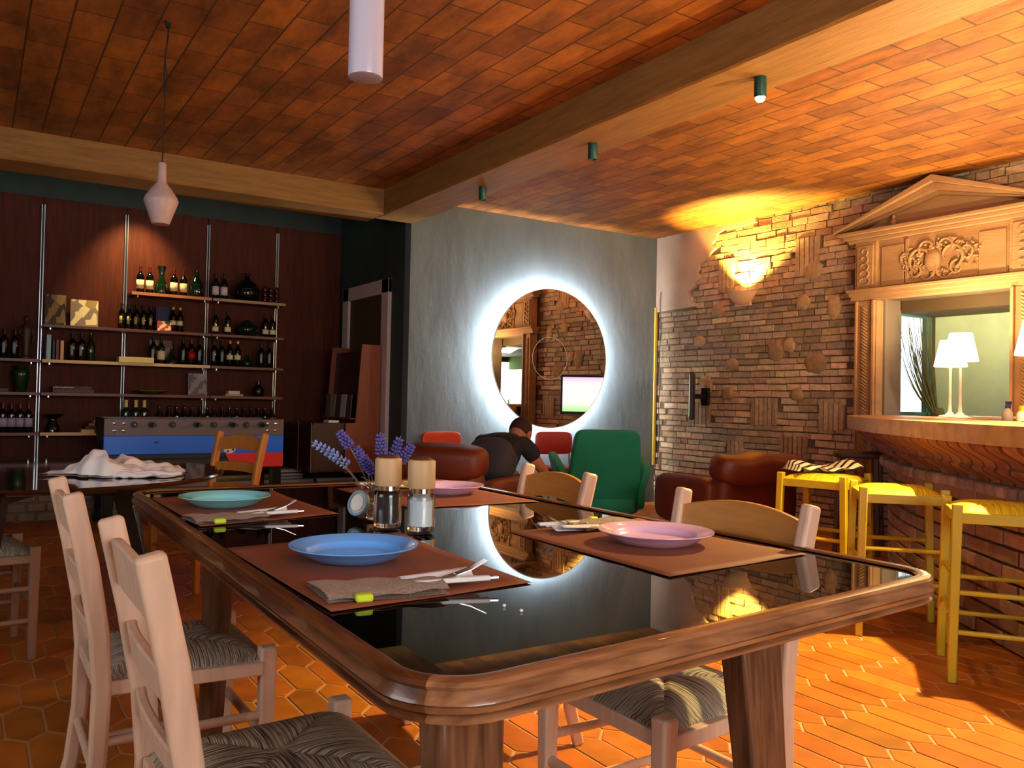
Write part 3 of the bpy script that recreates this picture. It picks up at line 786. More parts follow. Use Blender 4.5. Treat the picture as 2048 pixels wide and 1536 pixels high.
# ------------------------------------------------------------------ pendants
def bottle_pendant():
    t = thing('pendant_lamp', 'small speckled white bottle-shaped pendant over the round table', 'pendant lamp', (.735, 4.30, 1.905))
    b = MB(); b.lathe([(.036, 0), (.04, 0), (.077, .105), (.078, .115), (.072, .13), (.045, .172), (.026, .195), (.021, .215), (.019, .29), (.016, .295), (.004, .296)], 36)
    b.lathe([(.036, 0), (.033, .002), (.070, .108), (.060, .13)], 36, cap=False, mi=1)
    b.build('glass_shade', [m_opal2, m_opalin], t, ang=50)
    b = MB(); b.tube([(0, 0, .29), (.004, 0, .6), (-.003, .004, .75), (.004, 0, .85), (.02, .03, .985), (.024, .07, 1.0)], .0035, 6)
    b.tube([(.0, .0, .62), (.012, 0, .7), (.0, 0, .8), (.014, .01, .92)], .003, 5); b.build('cord', m_cordb, t)
    b = MB(); b.lathe([(0, 1.015), (.015, 1.013), (.012, .985), (0, .98)], 12, c=(.024, .08, 0)); b.build('ceiling_hook', m_cordb, t)
bottle_pendant()
t = thing('pendant_lamp', 'plain white glass tube pendant hanging above the long table', 'pendant lamp', (.69, 1.685, 1.782))
b = MB(); b.lathe([(.033, 0), (.0365, .001), (.037, .004), (.037, .42), (.034, .425), (.004, .425)], 40); b.lathe([(.033, 0), (.0325, .01), (.0325, .40)], 40, cap=False, mi=1); b.build('glass_tube', [m_opal, m_opalin], t, ang=40)
b = MB(); b.tube([(0, 0, .42), (0, 0, 1.12)], .003, 6); b.build('cord', m_cordb, t)
b = MB(); b.lathe([(0, 1.11), (.04, 1.115), (.045, 1.137), (0, 1.137)], 20); b.build('ceiling_rose', m_white, t)

# ------------------------------------------------------------------ long table
def rounded_poly(P, rad, n=8):
    out = []; N_ = len(P)
    for i in range(N_):
        p0, p, p1 = V(P[i-1]), V(P[i]), V(P[(i+1) % N_])
        a = (p0-p).normalized(); c = (p1-p).normalized(); ang = a.angle(c)
        d = rad/math.tan(ang/2); s0 = p+a*d; bis = (a+c).normalized(); ctr = p+bis*(rad/math.sin(ang/2))
        v0 = s0-ctr; v1 = (p+c*d)-ctr; tot = v0.angle(v1); sg = 1 if v0.x*v1.y-v0.y*v1.x > 0 else -1
        for k in range(n+1):
            t_ = sg*tot*k/n; out.append((ctr.x+v0.x*math.cos(t_)-v0.y*math.sin(t_), ctr.y+v0.x*math.sin(t_)+v0.y*math.cos(t_)))
    return out
TP = [(.418, .822), (1.638, .932), (1.600, 3.03), (.440, 3.02)]
def inset(P, d):
    N_ = len(P); out = []
    for i in range(N_):
        a, p, c = V(P[i-1]), V(P[i]), V(P[(i+1) % N_])
        t1 = (p-a).normalized(); t2 = (c-p).normalized()
        n1 = V((-t1.y, t1.x)); n2 = V((-t2.y, t2.x)); b_ = (n1+n2).normalized()
        q = p+b_*d/max(.3, b_.dot(n1)); out.append((q.x, q.y))
    return out
def table():
    t = thing('dining_table', 'long walnut dining table with black glass top and moulded rounded edge', 'table', (1.02, 1.92, 0))
    off = lambda P: [(x-1.02, y-1.92) for x, y in P]
    ring = rounded_poly(TP, .105, 9)
    prof = [(.032, .768), (.026, .7745), (.012, .776), (.004, .772), (.0, .764), (.003, .757), (.007, .7555), (.006, .752), (-.001, .738), (-.003, .730), (.003, .7275), (-.002, .7255),
            (.002, .712), (.010, .705), (.0055, .7035), (.001, .699), (.002, .692), (.010, .687), (.06, .687)]
    prof = [(d, .776-(.776-z)*.60) for d, z in prof]
    b = MB(); n = len(ring); vs = []
    for d, z in prof: vs += [(x, y, z) for x, y in off(inset(ring, d))]
    fs = []; mi = []
    for i in range(len(prof)-1):
        for k in range(n):
            k2 = (k+1) % n; fs.append(((i+1)*n+k, (i+1)*n+k2, i*n+k2, i*n+k))
    b.add(vs, fs)
    for q, f in enumerate(b.f):
        k = q % n; p, r_ = ring[k], ring[(k+1) % n]
        b.mi[q] = 1 if abs(p[0]-r_[0]) > abs(p[1]-r_[1]) else 0
    b.build('moulded_frame', [m_walnut, m_walnutx], t, ang=28)
    b = MB(); b.prism(off(inset(ring, .058)), .722, .730); b.build('under_panel', m_walnut, t)
    b = MB(); b.prism(off(inset(ring, .030)), .7590, .7690); b.build('glass_top', m_glass_top, t, ang=30)
    b = MB()
    # apron rails
    A_ = off([(.55, 1.03), (1.45, 1.09), (1.44, 2.86), (.56, 2.84)])
    def leg(x, y, bx_, by_, w0, w1, d0, d1, rz):
        q = MB(); pts = []; secs = []
        for i in range(9):
            u = i/8; s_ = u; bend = math.sin(PI*min(1, u*1.3))*.012
            pts.append((x+(bx_-x)*s_, y+(by_-y)*s_, .724*(1-u))); secs.append((w0+(w1-w0)*u**.9, d0+(d1-d0)*u))
        q.bar([(a-1.02, c-1.92, z) for a, c, z in pts], secs, up=(math.cos(rz), math.sin(rz), 0))
        q.build('leg', m_walnutv, t, bevel=.006)
    leg(.562, .985, .555, .93, .05, .035, .12, .07, .25)
    leg(1.195, 1.055, 1.215, .985, .055, .035, .118, .065, 0.1)
    leg(.575, 2.34, .56, 2.36, .13, .075, .05, .035, 0.1)
    leg(1.30, 2.60, 1.32, 2.66, .06, .04, .13, .075, 0)
    # crumbs
table()
for (x, y) in ((.722, 1.136), (.729, 1.097)):
    b = MB(); b.blob((0, 0, .0025), (.006, .005, .005), e=.9, nu=8, nv=6); o = b.build('crumb', m_napkin); o.location = (x, y, .769)
    tag(o, 'tiny white crumb on the black glass, '+('farther of the two' if y > 1.11 else 'nearer of the two'), 'crumb', 'crumbs on the glass')

# paper mats
def mat4(P, label):
    b = MB(); N = 14; c0 = V((sum(p[0] for p in P)/4, sum(p[1] for p in P)/4))
    def fn(u, v):
        p = V(P[0])*(1-u)*(1-v)+V(P[1])*(1-v)*u+V(P[2])*u*v+V(P[3])*(1-u)*v
        e = max(abs(u-.5), abs(v-.5))*2
        cr = (max(0, u+v-1.72)+max(0, .28-u-v)*.4)
        return (p.x-c0.x, p.y-c0.y, .0016+.028*cr**1.5+.0006*math.sin(u*9+v*5))
    b.grid(fn, N, N); o = b.build('paper_placemat', m_paper, solid=.0008); o.location = (c0.x, c0.y, .7695)
    tag(o, label, 'placemat', 'brown paper placemats')
M1 = [(.468, 1.225), (.856, 1.258), (.872, 1.852), (.462, 1.84)]
M2 = [(.480, 2.155), (.868, 2.24), (.862, 2.825), (.474, 2.81)]
M3 = [(1.117, 1.177), (1.565, 1.218), (1.575, 1.79), (1.133, 1.768)]
M4 = [(1.10, 2.26), (1.555, 2.25), (1.55, 2.84), (1.095, 2.86)]
mat4(M1, 'brown paper placemat under the blue plate'); mat4(M2, 'brown paper placemat under the turquoise plate')
mat4(M3, 'brown paper placemat under the nearer pink plate'); mat4(M4, 'brown paper placemat under the farther pink plate')

def plate(loc, r, mt, label):
    t = MB(); k = r/.128
    t.lathe([(0, .006), (.055*k, .006), (.078*k, .0075), (.087*k, .011), (.092*k, .019), (.095*k, .0225), (.126*k, .0308), (.1285*k, .0320), (.1285*k, .0300), (.118*k, .0245), (.100*k, .0145), (.084*k, .004), (.074*k, .002), (.071*k, 0), (.066*k, 0), (.064*k, .003), (0, .003)], 64)
    o = t.build('dinner_plate', mt, ang=50); o.location = (*loc, .7715); tag(o, label, 'plate', 'dinner plates on the long table')
plate((.655, 1.600), .128, m_blueplate, 'blue glazed dinner plate on the nearest left placemat')
plate((.630, 2.525), .128, m_tealplate, 'turquoise glazed dinner plate at the far left setting')
plate((1.352, 1.475), .134, m_pinkplate, 'larger-looking pink dinner plate at the near right setting')
plate((1.385, 2.565), .128, m_pinkplate, 'pink dinner plate at the far right setting, half hidden by the mills')

# cutlery rolls
def cutlery_set(loc, rz, L_, label, mirror=False, flip=False):
    t = thing('cutlery_pouch', label, 'cutlery pouch', (*loc, .7725), rz, 'cutlery pouches')
    W_ = .145
    b = MB()
    def fn(u, v):
        x = -L_/2+L_*u-.018*(v*(1-u)) ; y = (v-.5)*W_*(1-.12*u)
        z = .0065+.006*math.sin(PI*v)**.5+.0015*math.sin(u*17+v*6)+(.006*u*u if v < .5 else 0)
        return (x, y, z)
    b.grid(fn, 26, 12)
    def fn2(u, v): p = fn(u, v); return (p[0], p[1], .0015+.001*math.sin(u*8))
    b.grid(lambda u, v: fn2(u, 1-v), 26, 12); b.build('burlap_sleeve', m_burlap, t)
    b = MB(); sg = 1
    def nf(u, v): return (L_/2-.10+.17*u, (v-.5)*.085*(1-.35*u)+(.012*u), .0060+.003*math.sin(v*9+u*4)+.008*u*(1-v))
    b.grid(nf, 12, 10)
    def nf2(u, v): return (L_/2-.06+.13*u, (v-.5)*.07+.028, .009+.004*math.sin(v*12)+.012*u*v)
    b.grid(nf2, 10, 10); b.build('napkin', m_napkin, t, solid=.0012)
    b = MB(); b.bar([(L_/2-.06, -.018, .0125), (L_/2+.02, -.020, .0145), (L_/2+.085, -.024, .016)], [(.011, .007), (.012, .008), (.013, .008)], up=(0, 0, 1)); b.build('knife_handle', m_white, t, bevel=.002)
    b = MB(); b.bar([(L_/2+.085, -.024, .016), (L_/2+.10, -.0245, .0165)], (.008, .003), up=(0, 0, 1)); 
    b.build('knife_tip', m_steel, t)
    b = MB(); pts = [(L_/2-.05, .006, .013), (L_/2+.005, .004, .014), (L_/2+.03, .002, .020)]
    b.bar(pts, [(.008, .0025), (.009, .0025), (.022, .002)], up=(0, 0, 1))
    for k in range(4):
        y = .0085-.0055*k
        b.bar([(L_/2+.028, y, .0198), (L_/2+.055, y, .028), (L_/2+.085, y, .043)], [(.0036, .0018), (.0032, .0016), (.0022, .0012)], up=(0, 0, 1))
    b.build('fork', m_steel, t)
    b = MB(); b.box((-L_/2+.055, -W_/2+.002, .007), (.028, .020, .013)); b.build('ribbon_band', m_lime, t, bevel=.004)
    return t
import math as _m
an1 = _m.atan2(-.03, .20)
cutlery_set((.592, 1.318), -.20, .20, 'burlap cutlery pouch with lime band and fork beside the blue plate')
cutlery_set((.570, 2.245), -.05, .18, 'burlap cutlery pouch with lime band beside the turquoise plate')
cutlery_set((1.39, 1.735), PI+.1, .20, 'burlap cutlery pouch lying beyond the near pink plate')
cutlery_set((1.34, 2.795), PI, .18, 'burlap cutlery pouch behind the mills near the far pink plate')

# mills
def mill(loc, fill, label, h=.18):
    t = thing('spice_mill', label, 'mill', (*loc, .769), 0, 'wood capped mills'); t.scale = (1.17, 1.17, 1.15)
    r = .0295
    b = MB(); b.lathe([(0, .003), (r-.004, .003), (r-.001, .006), (r, .012), (r, .07), (r-.0015, .082), (r-.004, .084), (r-.004, .080), (r-.0035, .07), (r-.0035, .014), (0, .012)], 40); b.build('glass_body', m_glass, t, ang=50)
    b = MB(); b.lathe([(0, .0145), (r-.006, .0145), (r-.006, .068 if fill is m_salt else .075), (0, .070 if fill is m_salt else .077)], 32); b.build('contents', fill, t)
    b = MB(); b.lathe([(0, .083), (r-.0045, .083), (r-.0045, .094), (0, .094)], 32); b.build('steel_collar', m_chrome, t)
    b = MB(); b.lathe([(0, .094), (r-.002, .094), (r-.0005, .0965), (r-.0005, .15), (r-.002, .1535), (r-.006, .155), (0, .155)], 40); b.build('wooden_cap', m_woodcap, t, ang=40)
    b = MB(); b.lathe([(0, .154), (.019, .154), (.021, .1555), (.017, .160), (0, .162)], 32); b.build('cap_inlay', m_darkwood, t)
for o_ in (0,):
    mill((.888, 1.955), m_pepper, 'pepper mill with wooden cap and dark glass, left of the pair')
    mill((.938, 1.868), m_salt, 'salt mill with wooden cap and white contents, right of the pair')

# swing-top jar with lavender
t = thing('lavender_jar', 'clip-top jar holding lavender behind the pepper mill, its lid hanging open', 'jar', (.935, 2.11, .769))
b = MB(); b.lathe([(0, .002), (.035, .002), (.039, .008), (.039, .06), (.034, .07), (.028, .074), (.028, .086), (.031, .088), (.031, .091), (.025, .091), (.025, .076), (.032, .068), (.036, .06), (.036, .01), (0, .008)], 36); b.build('glass_jar', m_glass, t, ang=50)
lid = MB(); R = Matrix.Translation((-.062, -.012, .046)) @ V((-.52*.842-.75*.54, .52*.54-.75*.842, .30)).to_track_quat('Z', 'Y').to_matrix().to_4x4()
lid.lathe([(0, -.007), (.027, -.007), (.031, -.004), (.032, .002), (.030, .006), (.027, .008), (0, .008)], 36, M=R); lo = lid.build('clip_lid', m_cork, t, ang=40)
b = MB(); b.lathe([(.0275, .0), (.0345, .0), (.0355, .006), (.034, .011), (.028, .011), (.0275, .0)], 36, M=R, cap=False); b.build('rubber_ring', m_bluerub, lo, ang=40)
b = MB(); b.lathe([(0, .0085), (.021, .0085), (.0225, .0105), (.021, .0125), (0, .0125)], 30, M=R); b.build('lid_disc', m_white, lo, ang=40)
b = MB(); b.tube([(-.028, .012, .088), (-.045, .0, .098), (-.06, -.012, .09), (-.055, -.014, .07)], .0014, 6); b.tube([(-.024, -.014, .088), (-.04, -.018, .100), (-.058, -.02, .086), (-.05, -.012, .066)], .0014, 6)
b.tube([(-.03, -.02, .078), (-.02, -.03, .10), (-.01, -.034, .085)], .0014, 6); 
b.build('wire_clip', m_chrome, t)
# lavender sprigs, leaning from the jar mouth
def sprig(tip, base, n, mt, s=1.0, headlen=.055, droop=0):
    st = thing('lavender_sprig', '', 'flower', (.935, 2.11, .769))
    tip, base = V(tip), V(base); pts = []
    for i in range(9):
        u = i/8; p = base.lerp(tip, u); p.z += .02*math.sin(PI*u)-droop*u*u; pts.append(p)
    b = MB(); b.tube(pts, .0012, 5); b.build('stem', m_stem, st)
    d = (pts[-1]-pts[-2]).normalized(); b = MB(); rnd = random.Random(int(tip.x*9999)+n)
    for w in range(n):
        c = pts[-1]-d*headlen*1.15*(1-w/n); rr = .0088*s*(1-.5*(w/n)**2)
        a = d.orthogonal().normalized(); e = d.cross(a)
        for k in range(7):
            th = 2*PI*k/7+w*.5; q = (a*math.cos(th)+e*math.sin(th))*rr
            b.blob(c+q+d*rnd.uniform(-.001, .001), (.0062*s, .0062*s, .0108*s), e=1, R=(d*.5+q*90).to_track_quat('Z', 'Y').to_matrix().to_4x4(), nu=7, nv=5)
    b.build('flower_head', mt, st); return st
RV = (M_r := (math.cos(yaw), -math.sin(yaw)))
def scr_off(sx, sz, depth=0):   # small offset sideways / up in the world around the jar mouth
    return (sx*RV[0]+depth*.54, sx*RV[1]+depth*.84, sz)
SP = [((-.185, .162), m_lav2, 'pale lavender sprig leaning farthest left from the jar, upper of the two pale ones', 6, .066, .02),
      ((-.150, .136), m_lav2, 'pale lavender sprig leaning left from the jar, lower of the two pale ones', 6, .060, .01),
      ((-.118, .192), m_lav, 'upright purple lavender sprig rising left above the others', 6, .045, 0),
      ((-.075, .150), m_lav, 'full purple lavender sprig bending left next to the pepper mill', 7, .060, .012),
      ((-.052, .128), m_lav, 'drooping purple lavender sprig closest to the pepper mill on its left', 7, .050, .012),
      ((-.002, .190), m_lav, 'lavender sprig standing straight up behind the pepper mill', 6, .050, 0),
      ((.052, .180), m_lav, 'lavender sprig leaning right above the gap between the mills', 6, .055, 0),
      ((.085, .160), m_lav, 'lavender sprig leaning farthest right over the salt mill', 7, .052, .005),
      ((.050, .128), m_lav, 'short lavender sprig low between the two mill caps', 6, .045, .005)]
for k, ((sx, sz), mt, lab, n, hl, dr) in enumerate(SP):
    x, y, z = scr_off(sx, sz+.045, -.02+.012*(k % 4))
    s_ = sprig((x, y, z+dr), (0.004*(k-4), .004*((k*3) % 5-2), .03), n, mt, 1.25 if mt is m_lav else 1.15, hl, dr); s_['label'] = lab; s_['group'] = 'lavender sprigs in the jar'

# ------------------------------------------------------------------ rush chairs
def rush_seat(w0, w1, d, z, mt, name='rush_seat', th=.034, hump=.012):   # front width w0, back width w1, depth d; local y front = +
    b = MB()
    F = [(-w0/2, d/2), (w0/2, d/2)]; B = [(-w1/2, -d/2), (w1/2, -d/2)]
    cs = [V((F[0][0], F[0][1])), V((F[1][0], F[1][1])), V((B[1][0], B[1][1])), V((B[0][0], B[0][1]))]; ctr = V((0, 0))
    for k in range(4):
        a, c = cs[k], cs[(k+1) % 4]; L_ = (c-a).length; nrm = (a+c)/2-ctr; nrm.normalize()
        def fn(u, v):
            # v 0 centre .. .7 edge top, then wraps down round the rail
            if v <= .7:
                q = v/.7; e = a.lerp(c, u); p = ctr.lerp(e, q)
                h = z+hump*(1-q**3)*.6+hump*.5*math.sin(PI*q)-.020*q**6
                h -= .008*math.exp(-((u-.5)*2)**2*0)*0
                seam = min(u, 1-u)*q*L_; h -= .006*math.exp(-(seam/.012)**2)*(1 if q > .08 else 0)
                return (p.x, p.y, h)
            q = (v-.7)/.3; e = a.lerp(c, .02+.96*u); an = q*PI
            return (e.x+nrm.x*.009*math.sin(an), e.y+nrm.y*.009*math.sin(an), z-.020-th/2*(1-math.cos(an)))
        def uvf(u, v):
            q = min(v/.7, 1)
            return ((u-.5)*q*L_+k*1.7, v*d/2)
        b.grid(fn, 28, 22, uvf=uvf)
    return b, name, mt
def make_chair(label, wood, group=None, rail=None):
    t = thing('dining_chair', label, 'chair', (0, 0, 0), 0, group)
    wf, wb, dp, zs = .42, .36, .40, .455
    b, n, mt = rush_seat(wf-.03, wb-.02, dp-.03, zs, m_rush); b.build(n, mt, t, ang=70)
    rail = rail or wood
    for sg in (-1, 1):
        q = MB(); q.bar([(sg*(wf/2-.012), dp/2-.012, 0), (sg*(wf/2-.012), dp/2-.012, .462)], [(.030, .030), (.042, .042)], up=(0, 1, 0)); q.build('front_leg', wood, t, bevel=.006)
        q = MB(); xx = sg*(wb/2+.012); pts = [(xx, -dp/2-.045, 0), (xx, -dp/2-.012, .12), (xx, -dp/2+.004, .26), (xx, -dp/2+.008, .42), (xx, -dp/2-.002, .55), (xx+sg*.006, -dp/2-.028, .70), (xx+sg*.012, -dp/2-.066, .868)]
        q.bar(pts, [(.030, .034), (.032, .038), (.033, .040), (.034, .042), (.034, .044), (.033, .046), (.032, .044)], up=(0, 1, 0)); q.build('back_post', wood, t, bevel=.009, seg=3)
        q = MB()
        for z in (.16, .29): q.tube([(sg*(wf/2-.012), dp/2-.02, z), (sg*(wb/2+.012), -dp/2+.0, z+.0)], .0115, 10)
        q.build('side_stretcher', wood, t)
        bx('seat_rail', (sg*((wf+wb)/4+.002), 0, .412), (.024, dp-.05, .034), wood, t, bevel=.004, rz=sg*(-.075))
    q = MB(); q.tube([(-wf/2+.012, dp/2-.012, .235), (wf/2-.012, dp/2-.012, .235)], .0125, 10); q.build('front_stretcher', wood, t)
    q = MB(); q.tube([(-wb/2-.012, -dp/2, .22), (wb/2+.012, -dp/2, .22)], .0115, 10); q.build('back_stretcher', wood, t)
    bx('seat_rail', (0, dp/2-.012, .412), (wf-.05, .024, .034), wood, t, bevel=.004); bx('seat_rail', (0, -dp/2+.008, .412), (wb-.02, .024, .034), wood, t, bevel=.004)
    for zc, hh, arch, yy in ((.79, .082, .026, -.048), (.655, .058, .014, -.022), (.535, .05, .012, -.004)):
        b = MB(); N = 20; vs = []
        for i in range(N+1):
            u = i/N*2-1; x = u*(wb/2+.008); y = -dp/2+yy-.014*(1-u*u); top = zc+hh/2+arch*(1-u*u)-.004; bot = zc-hh/2+arch*.75*(1-u*u)
            for yo, zz in ((-.009, bot), (.009, bot), (.009, top), (-.009, top)): vs.append((x, y+yo-(zz-zc)*.18, zz))
        fs = []
        for i in range(N):
            for k in range(4): fs.append((i*4+k, i*4+(k+1) % 4, i*4+4+(k+1) % 4, i*4+4+k))
        fs += [(0, 1, 2, 3), tuple(N*4+k for k in (3, 2, 1, 0))]
        b.add(vs, fs); b.build('back_slat', rail, t, bevel=.004, ang=35)
    return t
G = 'rush seated chairs round the long table'
c0 = make_chair('beech ladder-back chair with rush seat, nearest on the left side of the table', m_beech, G)
c0.location = (.485, 1.50, 0); c0.rotation_euler = (0, 0, -PI/2)
dup(c0, (.460, 2.335, 0), -PI/2, 'beech ladder-back chair with rush seat, second from the front on the left side')
c1 = make_chair('honey-railed beech chair with rush seat tucked in at the near right side', m_beech, G, m_beech2)
c1.location = (1.385, 1.475, 0); c1.rotation_euler = (0, 0, PI/2+.02)
dup(c1, (1.435, 2.37, 0), PI/2-.08, 'honey-railed beech chair with rush seat tucked in at the far right side')
c2 = make_chair('orange beech chair standing empty between the round table and football table', m_orange)
c2.location = (1.14, 5.06, 0); c2.rotation_euler = (0, 0, math.atan2(-.42, -.91)-PI/2)
c3 = make_chair('dull beech chair with rush seat cut off by the left edge of the photo', mat('dull_beech', '9a7058', .5, noise=.2))
c3.location = (.02, 4.12, 0); c3.rotation_euler = (0, 0, -PI/2+.12)

# ------------------------------------------------------------------ yellow stools
def make_stool(label):
    t = thing('bar_stool', label, 'stool', (0, 0, 0), 0, 'yellow stools along the bar')
    w, h = .36, .715
    b, n, mt = rush_seat(w-.02, w-.02, w-.02, h-.008, m_rushy, th=.026, hump=.006); b.build(n, mt, t, ang=70)
    for sx in (-1, 1):
        for sy_ in (-1, 1):
            q = MB(); q.bar([(sx*(w/2+.018), sy_*(w/2+.018), 0), (sx*w/2, sy_*w/2, h)], [(.034, .034), (.038, .038)], up=(0, 1, 0)); q.build('leg', m_yellow, t, bevel=.005)
    for k in range(4):
        R = Matrix.Rotation(k*PI/2, 4, 'Z'); q = MB(); q.box(R @ V((0, w/2, h-.055)), (w-.02, .022, .045), R=R); q.build('seat_rail', m_yellow, t, bevel=.003)
        q = MB()
        for z in ((.20, .36) if k % 2 else (.26, .42)): q.tube([R @ V((-w/2-.006, w/2+.008, z)), R @ V((w/2+.006, w/2+.008, z))], .0105, 8)
        q.build('footrest_rung', m_yellow, t)
    return t
s0 = make_stool('yellow bar stool at the right edge of the photo, nearest of the row'); 
def place_stool(o, corner, dirv):  # corner foot and direction along one side
    a = math.atan2(dirv[1], dirv[0]); return a
a = math.atan2(.32, .44); s0.location = (3.575+.045, 1.845+.01, 0); s0.rotation_euler = (0, 0, a)
s1 = dup(s0, (3.90, 2.50, 0), math.atan2(-.03, .61)-PI/4, 'yellow bar stool in the middle of the row of three')
s2 = dup(s0, (4.16, 3.12, 0), .25, 'yellow bar stool with a striped cloth on it, farthest of the row')
# dark stool behind
t = thing('bar_stool', 'dark brown wooden stool between the last yellow stool and the carved pilaster', 'stool', (5.72, 3.98, 0), .5)
for sx in (-1, 1):
    for sy_ in (-1, 1):
        q = MB(); q.bar([(sx*.15, sy_*.15, 0), (sx*.13, sy_*.13, .72)], (.032, .032), up=(0, 1, 0)); q.build('leg', m_darkwood, t, bevel=.004)
q = MB(); q.blob((0, 0, .735), (.36, .36, .05), e=.35); q.build('seat', m_darkwood, t)
q = MB()
for z in (.25, .42):
    for sg in (-1, 1): q.tube([(-.14, sg*.14, z), (.14, sg*.14, z)], .009, 8); q.tube([(sg*.14, -.14, z+.05), (sg*.14, .14, z+.05)], .009, 8)
q.build('rungs', m_darkwood, t)
# striped cloth on the farthest stool
def stripe(nt, b, mp):
    N, L = nt.nodes, nt.links
    uv = N.new('ShaderNodeUVMap'); uv.uv_map = 'UVMap'; w = N.new('ShaderNodeTexWave'); w.bands_direction = 'Y'; w.inputs['Scale'].default_value = 1.9; w.inputs['Distortion'].default_value = 1.2
    L.new(uv.outputs[0], w.inputs['Vector']); cr = N.new('ShaderNodeValToRGB'); cr.color_ramp.elements[0].color = hx('15120f'); cr.color_ramp.elements[0].position = .30; cr.color_ramp.elements[1].color = hx('ead9b8'); cr.color_ramp.elements[1].position = .36
    L.new(w.outputs['Fac'], cr.inputs[0]); L.new(cr.outputs[0], b.inputs['Base Color'])
m_stripe = mat('striped_cloth', 'ead9b8', .85, fn=stripe)
b = MB()
def cf(u, v):
    x = (u-.5)*.40; y = (v-.5)*.24
    z = .012+.038*math.sin(PI*v)**.8*(.6+.4*math.sin(u*7+1))+.010*math.sin(u*21+v*9)+.02*math.exp(-((u-.85)/.12)**2)
    if u < .06: z -= (.06-u)*1.2; x += 0
    return (x, y+.02*math.sin(u*6), max(z, .004))
b.grid(cf, 46, 26)
def cf2(u, v): p = cf(u, v); return (p[0], p[1], max(.002, p[2]-.018*math.sin(PI*v)))
b.grid(lambda u, v: cf2(u, 1-v), 46, 26)
o = b.build('striped_cloth', m_stripe, ang=80); o.location = (4.20, 3.17, .722); o.rotation_euler = (0, 0, -.45); tag(o, 'rumpled cream and black striped cloth lying on the farthest yellow stool', 'cloth')

# ------------------------------------------------------------------ round table with cloth
t = thing('round_table', 'dark glossy round table on black tapered legs, a white cloth lying on it', 'table', (.24, 4.12, 0))
b = MB(); b.lathe([(0, .722), (.70, .722), (.745, .732), (.755, .742), (.75, .75), (0, .75)], 72); b.build('table_top', mat('dark_glossy_top', '2a140c', .06, coat=.5, noise=.2), t, ang=40)
for k in range(4):
    a = PI/4+k*PI/2+.35; q = MB(); q.bar([(.52*math.cos(a), .52*math.sin(a), .0), (.34*math.cos(a), .34*math.sin(a), .722)], [(.026, .03), (.055, .085)], up=(math.cos(a), math.sin(a), 0)); q.build('leg', m_black, t, bevel=.006)
q = MB()
for k in range(2):
    a = PI/4+k*PI/2+.35; q.bar([(-.42*math.cos(a), -.42*math.sin(a), .68), (.42*math.cos(a), .42*math.sin(a), .68)], (.03, .06))
q.build('under_frame', m_black, t)
b = MB()
def cl(u, v):
    x = (u-.5)*.50; y = (v-.5)*.30
    env = math.sin(PI*min(1, max(0, v)))**.5*math.sin(PI*min(1, max(0, u)))**.45
    pk = .125*math.exp(-((u-.38)/.17)**2)+.075*math.exp(-((u-.62)/.22)**2)+.045*math.exp(-((u-.93)/.06)**2)
    w = .012*math.sin(u*26+v*8)+.010*math.sin(v*24-u*11)+.006*math.sin(u*55)
    z = .010+env*(pk*(.65+.35*math.sin(v*5+u*4))+w*.9)
    return (x+.015*math.sin(v*12), y+.03*math.sin(u*9)+.012*math.sin(u*31), max(.003, z))
b.grid(cl, 90, 44)
b.grid(lambda u, v: (cl(u, 1-v)[0], cl(u, 1-v)[1], .0015), 40, 20)
for (x0, y0, x1, y1, rr) in ((-.05, -.150, .20, -.155, .012), (-.03, -.135, .16, -.13, .016), (.05, -.14, .30, -.10, .014), (.02, -.16, .12, -.165, .009)):
    b.tube([(x0+(x1-x0)*k/8, y0+(y1-y0)*k/8+.006*math.sin(k), rr+.004*math.sin(k*1.7)) for k in range(9)], [rr*(.6+.4*math.sin(PI*k/8)) for k in range(9)], 8)
o = b.build('white_cloth', m_cloth, ang=80); o.location = (.52, 3.88, .7515); o.rotation_euler = (0, 0, -.52); tag(o, 'crumpled thin white cloth heaped on the round table', 'cloth')

# ------------------------------------------------------------------ lounge chairs
def lounge(label, loc, rz, w=.72, hr=.76, wave=False):
    t = thing('leather_armchair', label, 'armchair', (*loc, 0), rz, 'brown leather armchairs')
    b = MB(); b.blob((0, .05, .30), (w*.72, .62, .22), e=.35); b.build('seat_cushion', m_leather, t)
    b = MB(); b.blob((0, -.28, .42), (w*.86, .20, .56), e=.45, R=Matrix.Rotation(math.radians(10), 4, 'X')); b.build('backrest', m_leather, t)
    b = MB()
    f = (lambda q: V((q.x, q.y, q.z+.014*math.cos(q.x*17)*(1 if q.z > 0 else .3)))) if wave else None
    b.blob((0, -.33, hr-.105), (w*.94, .27, .22), e=.55, R=Matrix.Rotation(math.radians(8), 4, 'X'), fn=f, nu=32, nv=18); b.build('head_cushion', m_leather, t)
    for sg in (-1, 1):
        q = MB(); q.blob((sg*w*.43, .02, .40), (.14, .66, .36), e=.45); q.build('armrest', m_leather, t)
    b = MB(); b.blob((0, .02, .17), (w*.8, .6, .10), e=.3); b.build('base_frame', m_leather, t)
    for sx in (-1, 1):
        for sy_ in (-1, 1):
            q = MB(); q.lathe([(.014, 0), (.016, .005), (.022, .14), (0, .14)], 12, c=(sx*.26, sy_*.22+.02, 0)); q.build('leg', m_chrome, t)
    return t
lounge('brown leather armchair on the left with a person sitting in it', (2.80, 4.98), math.radians(-55), .70, .80)
lounge('brown leather armchair on the right with a wavy head cushion, empty', (4.76, 4.43), math.radians(-6), .84, .745, True)
